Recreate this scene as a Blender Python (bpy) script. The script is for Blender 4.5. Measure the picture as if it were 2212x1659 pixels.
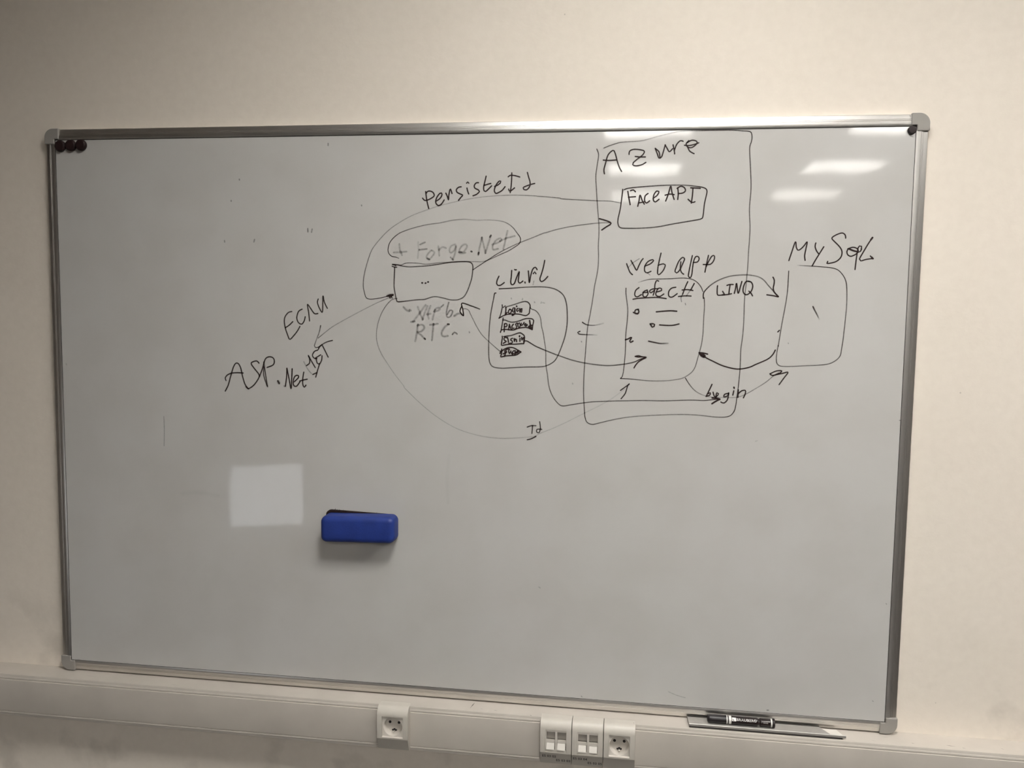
import bpy, math, random
from mathutils import Matrix, Vector

random.seed(7)
scene = bpy.context.scene
col = scene.collection
for o in list(bpy.data.objects):
    bpy.data.objects.remove(o, do_unlink=True)

# ------------------------------------------------------------------ camera
# world: x to the right along the board wall, y into that wall, z up; board centre x=0, z=BZ, panel front y=0
BZ = 1.5
WALL_Y = 0.014
F_PX = 1800.0
RVEC = Vector((0.08308718, 0.13832057, 0.01959055))
CAM = Vector((0.355487, -1.678021, BZ + 0.218227))
base = Matrix(((1, 0, 0), (0, 0, -1), (0, 1, 0)))
Rcv = Matrix.Rotation(RVEC.length, 3, RVEC.normalized()) @ base      # world -> camera (x right, y down, z forward)
Rc2w = Rcv.transposed() @ Matrix(((1, 0, 0), (0, -1, 0), (0, 0, -1)))
cam_data = bpy.data.cameras.new('camera')
cam_data.sensor_fit = 'HORIZONTAL'
cam_data.sensor_width = 36.0
cam_data.lens = F_PX / 2212.0 * 36.0
cam_data.clip_start = 0.05
cam = bpy.data.objects.new('camera', cam_data)
col.objects.link(cam)
cam.matrix_world = Matrix.Translation(CAM) @ Rc2w.to_4x4()
scene.camera = cam

# ------------------------------------------------------------------ world, light levels, exposure
world = bpy.data.worlds.new('world')
scene.world = world
world.use_nodes = True
world.node_tree.nodes['Background'].inputs[0].default_value = (0.9, 0.95, 1.0, 1)
world.node_tree.nodes['Background'].inputs[1].default_value = 0.02
LAMP_COLOR = (1.0, 0.985, 0.945)
LAMP_STRENGTH = 41.5
SCREEN_STRENGTH = 2.5
scene.view_settings.view_transform = 'Standard'
scene.view_settings.look = 'None'
scene.view_settings.gamma = 1.0
scene.view_settings.use_curve_mapping = False
scene.view_settings.exposure = 0.0

# ------------------------------------------------------------------ materials
MATS = {}


def new_mat(name):
    m = bpy.data.materials.new(name)
    m.use_nodes = True
    MATS[name] = m
    nt = m.node_tree
    return m, nt, nt.nodes['Principled BSDF']


def simple(name, c, rough=0.5, metal=0.0, spec=0.5, var=0.05, scale=30.0, bump=0.0, bscale=200.0):
    """principled material whose colour is broken up by a little procedural noise"""
    m, nt, b = new_mat(name)
    n = nt.nodes
    l = nt.links.new
    tc = n.new('ShaderNodeTexCoord')
    nz = n.new('ShaderNodeTexNoise')
    nz.inputs['Scale'].default_value = scale
    nz.inputs['Detail'].default_value = 4
    l(tc.outputs['Object'], nz.inputs['Vector'])
    r = n.new('ShaderNodeValToRGB')
    r.color_ramp.elements[0].position = 0.3
    r.color_ramp.elements[1].position = 0.7
    r.color_ramp.elements[0].color = tuple(x * (1 - var) for x in c) + (1,)
    r.color_ramp.elements[1].color = tuple(min(1, x * (1 + var)) for x in c) + (1,)
    l(nz.outputs['Fac'], r.inputs['Fac'])
    l(r.outputs['Color'], b.inputs['Base Color'])
    b.inputs['Roughness'].default_value = rough
    b.inputs['Metallic'].default_value = metal
    b.inputs['Specular IOR Level'].default_value = spec
    if bump:
        n2 = n.new('ShaderNodeTexNoise')
        n2.inputs['Scale'].default_value = bscale
        l(tc.outputs['Object'], n2.inputs['Vector'])
        bp = n.new('ShaderNodeBump')
        bp.inputs['Strength'].default_value = bump
        bp.inputs['Distance'].default_value = 0.001
        l(n2.outputs['Fac'], bp.inputs['Height'])
        l(bp.outputs['Normal'], b.inputs['Normal'])
    return m


simple('floor_vinyl', (0.028, 0.024, 0.021), 0.5, var=0.15, scale=8)
simple('ceiling_tile', (0.55, 0.53, 0.50), 0.9, var=0.03)
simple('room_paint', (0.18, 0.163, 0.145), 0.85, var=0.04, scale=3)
simple('cap_plastic', (0.27, 0.25, 0.23), 0.5, var=0.04)
simple('shadow_line_dark', (0.03, 0.025, 0.022), 0.8)  # near-black for the strips that paint in shadow lines
simple('trunk_plastic', (0.50, 0.455, 0.405), 0.5, var=0.05, scale=14)
simple('module_plastic', (0.53, 0.49, 0.435), 0.42, var=0.04, scale=40)
simple('insert_plastic', (0.58, 0.535, 0.48), 0.35, var=0.03)
simple('flap_plastic', (0.70, 0.66, 0.60), 0.45, var=0.02)
simple('shutter_plastic', (0.42, 0.385, 0.34), 0.6, var=0.05)
simple('dark_hole', (0.012, 0.008, 0.008), 0.8)
simple('earth_metal', (0.85, 0.83, 0.80), 0.2, metal=1.0)
simple('label_print', (0.06, 0.05, 0.05), 0.7)
simple('magnet_plastic', (0.018, 0.008, 0.008), 0.55, spec=0.25, var=0.2, bump=0.2)
simple('small_magnet', (0.025, 0.018, 0.018), 0.5, spec=0.3, var=0.2)
simple('eraser_blue', (0.012, 0.032, 0.195), 0.5, spec=0.45, var=0.12, scale=35, bump=0.25, bscale=260)
simple('eraser_felt', (0.02, 0.012, 0.012), 0.95, spec=0.1, var=0.4, bump=0.8, bscale=400)
simple('tray_metal', (0.36, 0.34, 0.315), 0.45, metal=0.35, var=0.06, scale=60)
simple('marker_black', (0.014, 0.008, 0.008), 0.28, spec=0.5, var=0.15)
simple('marker_cap_black', (0.016, 0.012, 0.013), 0.38, spec=0.5, var=0.2)
simple('marker_white', (0.80, 0.78, 0.74), 0.35, var=0.02)
simple('marker_print', (0.85, 0.83, 0.80), 0.5, var=0.02)
simple('marker_print_grey', (0.30, 0.27, 0.26), 0.5, var=0.1)
simple('lamp_housing', (0.75, 0.74, 0.72), 0.6)
simple('lamp_louvre', (0.62, 0.61, 0.59), 0.45)
simple('desk_wood', (0.30, 0.23, 0.16), 0.5, var=0.15, scale=12)
simple('desk_metal', (0.18, 0.18, 0.18), 0.5)
simple('monitor_plastic', (0.03, 0.03, 0.032), 0.5)


def emissive(name, c, s, flat=True):
    m, nt, b = new_mat(name)
    b.inputs['Base Color'].default_value = (0.6, 0.6, 0.6, 1)
    b.inputs['Emission Color'].default_value = c + (1,)
    b.inputs['Emission Strength'].default_value = s
    return m


emissive('lamp_glow', LAMP_COLOR, LAMP_STRENGTH)
emissive('screen_glow', (0.90, 0.95, 1.0), SCREEN_STRENGTH)


def wall_material():
    m, nt, b = new_mat('cream_wall_paint')
    n, l = nt.nodes, nt.links.new
    tc = n.new('ShaderNodeTexCoord')

    def noise(scale, detail=4.0, vec=None):
        z = n.new('ShaderNodeTexNoise')
        z.inputs['Scale'].default_value = scale
        z.inputs['Detail'].default_value = detail
        l(vec or tc.outputs['Object'], z.inputs['Vector'])
        return z.outputs['Fac']

    def ramp(f, p0, p1, c0, c1):
        r = n.new('ShaderNodeValToRGB')
        r.color_ramp.elements[0].position, r.color_ramp.elements[1].position = p0, p1
        r.color_ramp.elements[0].color, r.color_ramp.elements[1].color = c0, c1
        l(f, r.inputs['Fac'])
        return r.outputs['Color']

    def mix(f, a, bb, mode='MIX'):
        x = n.new('ShaderNodeMix')
        x.data_type = 'RGBA'
        x.blend_type = mode
        if isinstance(f, float):
            x.inputs[0].default_value = f
        else:
            l(f, x.inputs[0])
        for s, v in ((6, a), (7, bb)):
            if isinstance(v, tuple):
                x.inputs[s].default_value = v
            else:
                l(v, x.inputs[s])
        return x.outputs[2]

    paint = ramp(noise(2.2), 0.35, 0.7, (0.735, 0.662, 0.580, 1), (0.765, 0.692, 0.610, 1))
    fine = ramp(noise(60.0, 6), 0.3, 0.75, (0.955, 0.95, 0.945, 1), (1.0, 1.0, 1.0, 1))
    c = mix(1.0, paint, fine, 'MULTIPLY')
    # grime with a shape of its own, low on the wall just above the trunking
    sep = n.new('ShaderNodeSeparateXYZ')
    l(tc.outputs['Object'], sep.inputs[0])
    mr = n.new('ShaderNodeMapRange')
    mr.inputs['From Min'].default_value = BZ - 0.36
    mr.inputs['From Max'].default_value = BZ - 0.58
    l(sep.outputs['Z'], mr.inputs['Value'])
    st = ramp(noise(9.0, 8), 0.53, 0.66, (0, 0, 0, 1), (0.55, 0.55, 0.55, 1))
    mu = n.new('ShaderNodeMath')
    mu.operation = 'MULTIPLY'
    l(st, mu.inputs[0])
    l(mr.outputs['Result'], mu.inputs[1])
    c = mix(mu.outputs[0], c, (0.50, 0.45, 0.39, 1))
    # a few dark specks
    vo = n.new('ShaderNodeTexVoronoi')
    vo.inputs['Scale'].default_value = 11.0
    l(tc.outputs['Object'], vo.inputs['Vector'])
    sp = ramp(vo.outputs['Distance'], 0.012, 0.02, (1, 1, 1, 1), (0, 0, 0, 1))
    c = mix(mix(1.0, sp, (0.5, 0.5, 0.5, 1), 'MULTIPLY'), c, (0.30, 0.26, 0.22, 1))
    l(c, b.inputs['Base Color'])
    b.inputs['Roughness'].default_value = 0.75
    b.inputs['Specular IOR Level'].default_value = 0.25
    bp = n.new('ShaderNodeBump')
    bp.inputs['Strength'].default_value = 0.12
    bp.inputs['Distance'].default_value = 0.002
    l(noise(140.0, 5), bp.inputs['Height'])
    l(bp.outputs['Normal'], b.inputs['Normal'])


wall_material()


def panel_material():
    m, nt, b = new_mat('whiteboard_enamel')
    n, l = nt.nodes, nt.links.new
    tc = n.new('ShaderNodeTexCoord')
    z = n.new('ShaderNodeTexNoise')
    z.inputs['Scale'].default_value = 7.0
    z.inputs['Detail'].default_value = 7.0
    l(tc.outputs['Object'], z.inputs['Vector'])
    r = n.new('ShaderNodeValToRGB')
    r.color_ramp.elements[0].position, r.color_ramp.elements[1].position = 0.38, 0.62
    r.color_ramp.elements[0].color = (0.490, 0.472, 0.450, 1)
    r.color_ramp.elements[1].color = (0.515, 0.500, 0.481, 1)
    l(z.outputs['Fac'], r.inputs['Fac'])
    l(r.outputs['Color'], b.inputs['Base Color'])
    b.inputs['Roughness'].default_value = 0.047
    b.inputs['Specular IOR Level'].default_value = 0.5
    # the sheet is very slightly wavy
    w = n.new('ShaderNodeTexNoise')
    w.inputs['Scale'].default_value = 9.0
    w.inputs['Detail'].default_value = 1.0
    l(tc.outputs['Object'], w.inputs['Vector'])
    bp = n.new('ShaderNodeBump')
    bp.inputs['Strength'].default_value = 1.0
    bp.inputs['Distance'].default_value = 0.00022
    l(w.outputs['Fac'], bp.inputs['Height'])
    l(bp.outputs['Normal'], b.inputs['Normal'])


panel_material()


def brushed_metal(name, axis):
    m, nt, b = new_mat(name)
    n, l = nt.nodes, nt.links.new
    tc = n.new('ShaderNodeTexCoord')
    mp = n.new('ShaderNodeMapping')
    s = [900.0, 900.0, 900.0]
    s[axis] = 6.0
    mp.inputs['Scale'].default_value = s
    l(tc.outputs['Object'], mp.inputs['Vector'])
    z = n.new('ShaderNodeTexNoise')
    z.inputs['Scale'].default_value = 1.0
    z.inputs['Detail'].default_value = 3.0
    l(mp.outputs['Vector'], z.inputs['Vector'])
    r = n.new('ShaderNodeValToRGB')
    r.color_ramp.elements[0].color = (0.63, 0.60, 0.57, 1)
    r.color_ramp.elements[1].color = (0.80, 0.77, 0.74, 1)
    l(z.outputs['Fac'], r.inputs['Fac'])
    l(r.outputs['Color'], b.inputs['Base Color'])
    b.inputs['Metallic'].default_value = 1.0
    b.inputs['Roughness'].default_value = 0.34
    bp = n.new('ShaderNodeBump')
    bp.inputs['Strength'].default_value = 0.12
    bp.inputs['Distance'].default_value = 0.0005
    l(z.outputs['Fac'], bp.inputs['Height'])
    l(bp.outputs['Normal'], b.inputs['Normal'])


brushed_metal('brushed_aluminium', 0)
brushed_metal('brushed_aluminium_upright', 2)


def ink_material():
    m, nt, b = new_mat('dry_marker_ink')
    n, l = nt.nodes, nt.links.new
    out = n['Material Output']
    at = n.new('ShaderNodeAttribute')
    at.attribute_name = 'ink'
    tc = n.new('ShaderNodeTexCoord')
    z = n.new('ShaderNodeTexNoise')
    z.inputs['Scale'].default_value = 330.0
    z.inputs['Detail'].default_value = 3.0
    l(tc.outputs['Object'], z.inputs['Vector'])
    mr = n.new('ShaderNodeMapRange')
    mr.inputs['From Min'].default_value = 0.3
    mr.inputs['From Max'].default_value = 0.7
    mr.inputs['To Min'].default_value = 0.55
    mr.inputs['To Max'].default_value = 1.25
    l(z.outputs['Fac'], mr.inputs['Value'])
    # thick ink is even, thin rubbed ink is patchy: cover = mix(ink*patch, ink, ink)
    mul = n.new('ShaderNodeMath')
    mul.operation = 'MULTIPLY'
    l(at.outputs['Fac'], mul.inputs[0])
    l(mr.outputs['Result'], mul.inputs[1])
    mx = n.new('ShaderNodeMix')
    l(at.outputs['Fac'], mx.inputs[0])
    l(mul.outputs[0], mx.inputs[2])
    l(at.outputs['Fac'], mx.inputs[3])
    b.inputs['Base Color'].default_value = (0.022, 0.011, 0.010, 1)
    b.inputs['Roughness'].default_value = 0.5
    b.inputs['Specular IOR Level'].default_value = 0.2
    tr = n.new('ShaderNodeBsdfTransparent')
    ms = n.new('ShaderNodeMixShader')
    l(mx.outputs[0], ms.inputs[0])
    l(tr.outputs[0], ms.inputs[1])
    l(b.outputs[0], ms.inputs[2])
    l(ms.outputs[0], out.inputs['Surface'])


ink_material()

# ------------------------------------------------------------------ mesh helpers


class MB:
    """collects shapes given in world coordinates; build() links them as ONE mesh object"""

    def __init__(self):
        self.v, self.f = [], []

    def add(self, verts, faces):
        k = len(self.v)
        self.v += [tuple(p) for p in verts]
        self.f += [tuple(i + k for i in f) for f in faces]
        return self

    def box(self, a, b):
        (x0, y0, z0), (x1, y1, z1) = a, b
        v = [(x0, y0, z0), (x1, y0, z0), (x1, y1, z0), (x0, y1, z0), (x0, y0, z1), (x1, y0, z1), (x1, y1, z1), (x0, y1, z1)]
        return self.add(v, [(0, 3, 2, 1), (4, 5, 6, 7), (0, 1, 5, 4), (1, 2, 6, 5), (2, 3, 7, 6), (3, 0, 4, 7)])

    def prism(self, poly, to3, t0, t1):
        """closed polygon of (a, b) swept from t0 to t1; to3(a, b, t) gives the world point"""
        n = len(poly)
        v = [to3(a, b, t0) for a, b in poly] + [to3(a, b, t1) for a, b in poly]
        f = [(i, (i + 1) % n, n + (i + 1) % n, n + i) for i in range(n)]
        f += [tuple(reversed(range(n))), tuple(range(n, 2 * n))]
        return self.add(v, f)

    def lathe(self, prof, to3, seg=32, cap0=True, cap1=True):
        """profile of (radius, t) turned about the axis; to3(ca*r, sa*r, t)"""
        v, f = [], []
        for r, t in prof:
            for i in range(seg):
                a = 2 * math.pi * i / seg
                v.append(to3(r * math.cos(a), r * math.sin(a), t))
        for j in range(len(prof) - 1):
            for i in range(seg):
                i2 = (i + 1) % seg
                f.append((j * seg + i, j * seg + i2, (j + 1) * seg + i2, (j + 1) * seg + i))
        if cap0:
            f.append(tuple(reversed(range(seg))))
        if cap1:
            f.append(tuple((len(prof) - 1) * seg + i for i in range(seg)))
        return self.add(v, f)

    def build(self, name, mat, parent=None, smooth=False, bevel=0.0, segs=2):
        org = Vector(parent['_org']) if parent is not None and '_org' in parent else Vector((0, 0, 0))
        me = bpy.data.meshes.new(name)
        me.from_pydata([tuple(Vector(p) - org) for p in self.v], [], self.f)
        me.validate()
        import bmesh
        bm = bmesh.new()
        bm.from_mesh(me)
        bmesh.ops.recalc_face_normals(bm, faces=bm.faces)
        bm.to_mesh(me)
        bm.free()
        me.materials.append(MATS[mat])
        if smooth:
            me.polygons.foreach_set('use_smooth', [True] * len(me.polygons))
            try:
                me.set_sharp_from_angle(angle=math.radians(35))
            except Exception:
                pass
        o = bpy.data.objects.new(name, me)
        col.objects.link(o)
        if parent is not None:
            o.parent = parent
            o['_org'] = tuple(org)
        else:
            o['_org'] = (0.0, 0.0, 0.0)
        if bevel:
            md = o.modifiers.new('bevel', 'BEVEL')
            md.width = bevel
            md.segments = segs
            md.limit_method = 'ANGLE'
            md.angle_limit = math.radians(35)
        return o


def thing(name, label, cat, loc, group=None):
    o = bpy.data.objects.new(name, None)
    o.empty_display_size = 0.05
    col.objects.link(o)
    o.location = loc
    o['_org'] = tuple(loc)
    o['label'] = label
    o['category'] = cat
    if group:
        o['group'] = group
    return o


def structure(o, label):
    o['kind'] = 'structure'
    o['label'] = label
    return o


def P(x, y, z):
    """point given from the board centre"""
    return (x, y, z + BZ)


def text_mesh(body, width, height, bold=0.0):
    """flat lettering as verts (u, v) centred on 0 and faces, scaled to width x height"""
    cu = bpy.data.curves.new('lettering', 'FONT')
    cu.body = body
    cu.align_x = 'CENTER'
    cu.align_y = 'CENTER'
    cu.resolution_u = 3
    cu.offset = bold
    ob = bpy.data.objects.new('lettering', cu)
    col.objects.link(ob)
    bpy.context.view_layer.update()
    dg = bpy.context.evaluated_depsgraph_get()
    me = bpy.data.meshes.new_from_object(ob.evaluated_get(dg))
    vs = [(v.co.x, v.co.y) for v in me.vertices]
    fs = [tuple(p.vertices) for p in me.polygons]
    bpy.data.objects.remove(ob, do_unlink=True)
    bpy.data.curves.remove(cu)
    bpy.data.meshes.remove(me)
    x0, x1 = min(v[0] for v in vs), max(v[0] for v in vs)
    y0, y1 = min(v[1] for v in vs), max(v[1] for v in vs)
    return [((v[0] - (x0 + x1) / 2) * width / (x1 - x0), (v[1] - (y0 + y1) / 2) * height / (y1 - y0)) for v in vs], fs


# ------------------------------------------------------------------ the room
RX0, RX1, RY1, RH = -2.6, 4.6, -9.2, 3.0
structure(MB().box((RX0 - .1, WALL_Y, 0), (RX1 + .1, WALL_Y + .15, RH)).build('wall_back', 'cream_wall_paint'), 'cream painted wall behind the whiteboard')
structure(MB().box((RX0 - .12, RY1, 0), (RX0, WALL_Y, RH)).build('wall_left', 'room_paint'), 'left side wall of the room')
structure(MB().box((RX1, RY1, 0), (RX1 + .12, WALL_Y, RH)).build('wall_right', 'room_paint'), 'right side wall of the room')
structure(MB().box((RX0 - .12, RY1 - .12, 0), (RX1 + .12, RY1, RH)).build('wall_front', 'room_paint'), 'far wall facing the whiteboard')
structure(MB().box((RX0 - .12, RY1 - .12, -.1), (RX1 + .12, WALL_Y + .15, 0)).build('floor', 'floor_vinyl'), 'dark vinyl floor')
structure(MB().box((RX0 - .12, RY1 - .12, RH), (RX1 + .12, WALL_Y + .15, RH + .2)).build('ceiling', 'ceiling_tile'), 'pale tiled ceiling')

# ceiling lamps: square louvred fixtures in rows, seen only as glints in the board
LS = 0.60


def ceiling_lamp(x, y, label):
    t = thing('ceiling_lamp', label, 'ceiling lamp', (x, y, RH), 'square louvred ceiling lamps')
    h = LS / 2
    zb = RH - 0.085
    m = MB()
    m.box((x - h, y - h, zb), (x + h, y - h + .012, RH - .001)).box((x - h, y + h - .012, zb), (x + h, y + h, RH - .001))
    m.box((x - h, y - h + .012, zb), (x - h + .012, y + h - .012, RH - .001)).box((x + h - .012, y - h + .012, zb), (x + h, y + h - .012, RH - .001))
    m.build('housing', 'lamp_housing', t)
    zd = zb + .0215
    MB().box((x - h + .013, y - h + .013, zd), (x + h - .013, y + h - .013, RH - .004)).build('diffuser', 'lamp_glow', t)
    for k in range(1, 5):
        q = -h + k * LS / 5
        MB().box((x - h + .0125, y + q - .001, zb), (x + h - .0125, y + q + .001, zb + .0175)).build('louvre_blade', 'lamp_louvre', t)
        MB().box((x + q - .001, y - h + .0125, zb + .0005), (x + q + .001, y + h - .0125, zb + .0170)).build('louvre_blade', 'lamp_louvre', t)


ROWS = [(-1.1, 'nearest the board wall'), (-3.85, 'in the second row'), (-5.42, 'in the third row'), (-6.9, 'in the last row')]
for cx, cname in ((0.45, 'left-hand'), (2.02, 'right-hand')):
    for ry, rname in ROWS:
        ceiling_lamp(cx, ry, '%s square louvred ceiling lamp %s' % (cname, rname))

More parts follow.
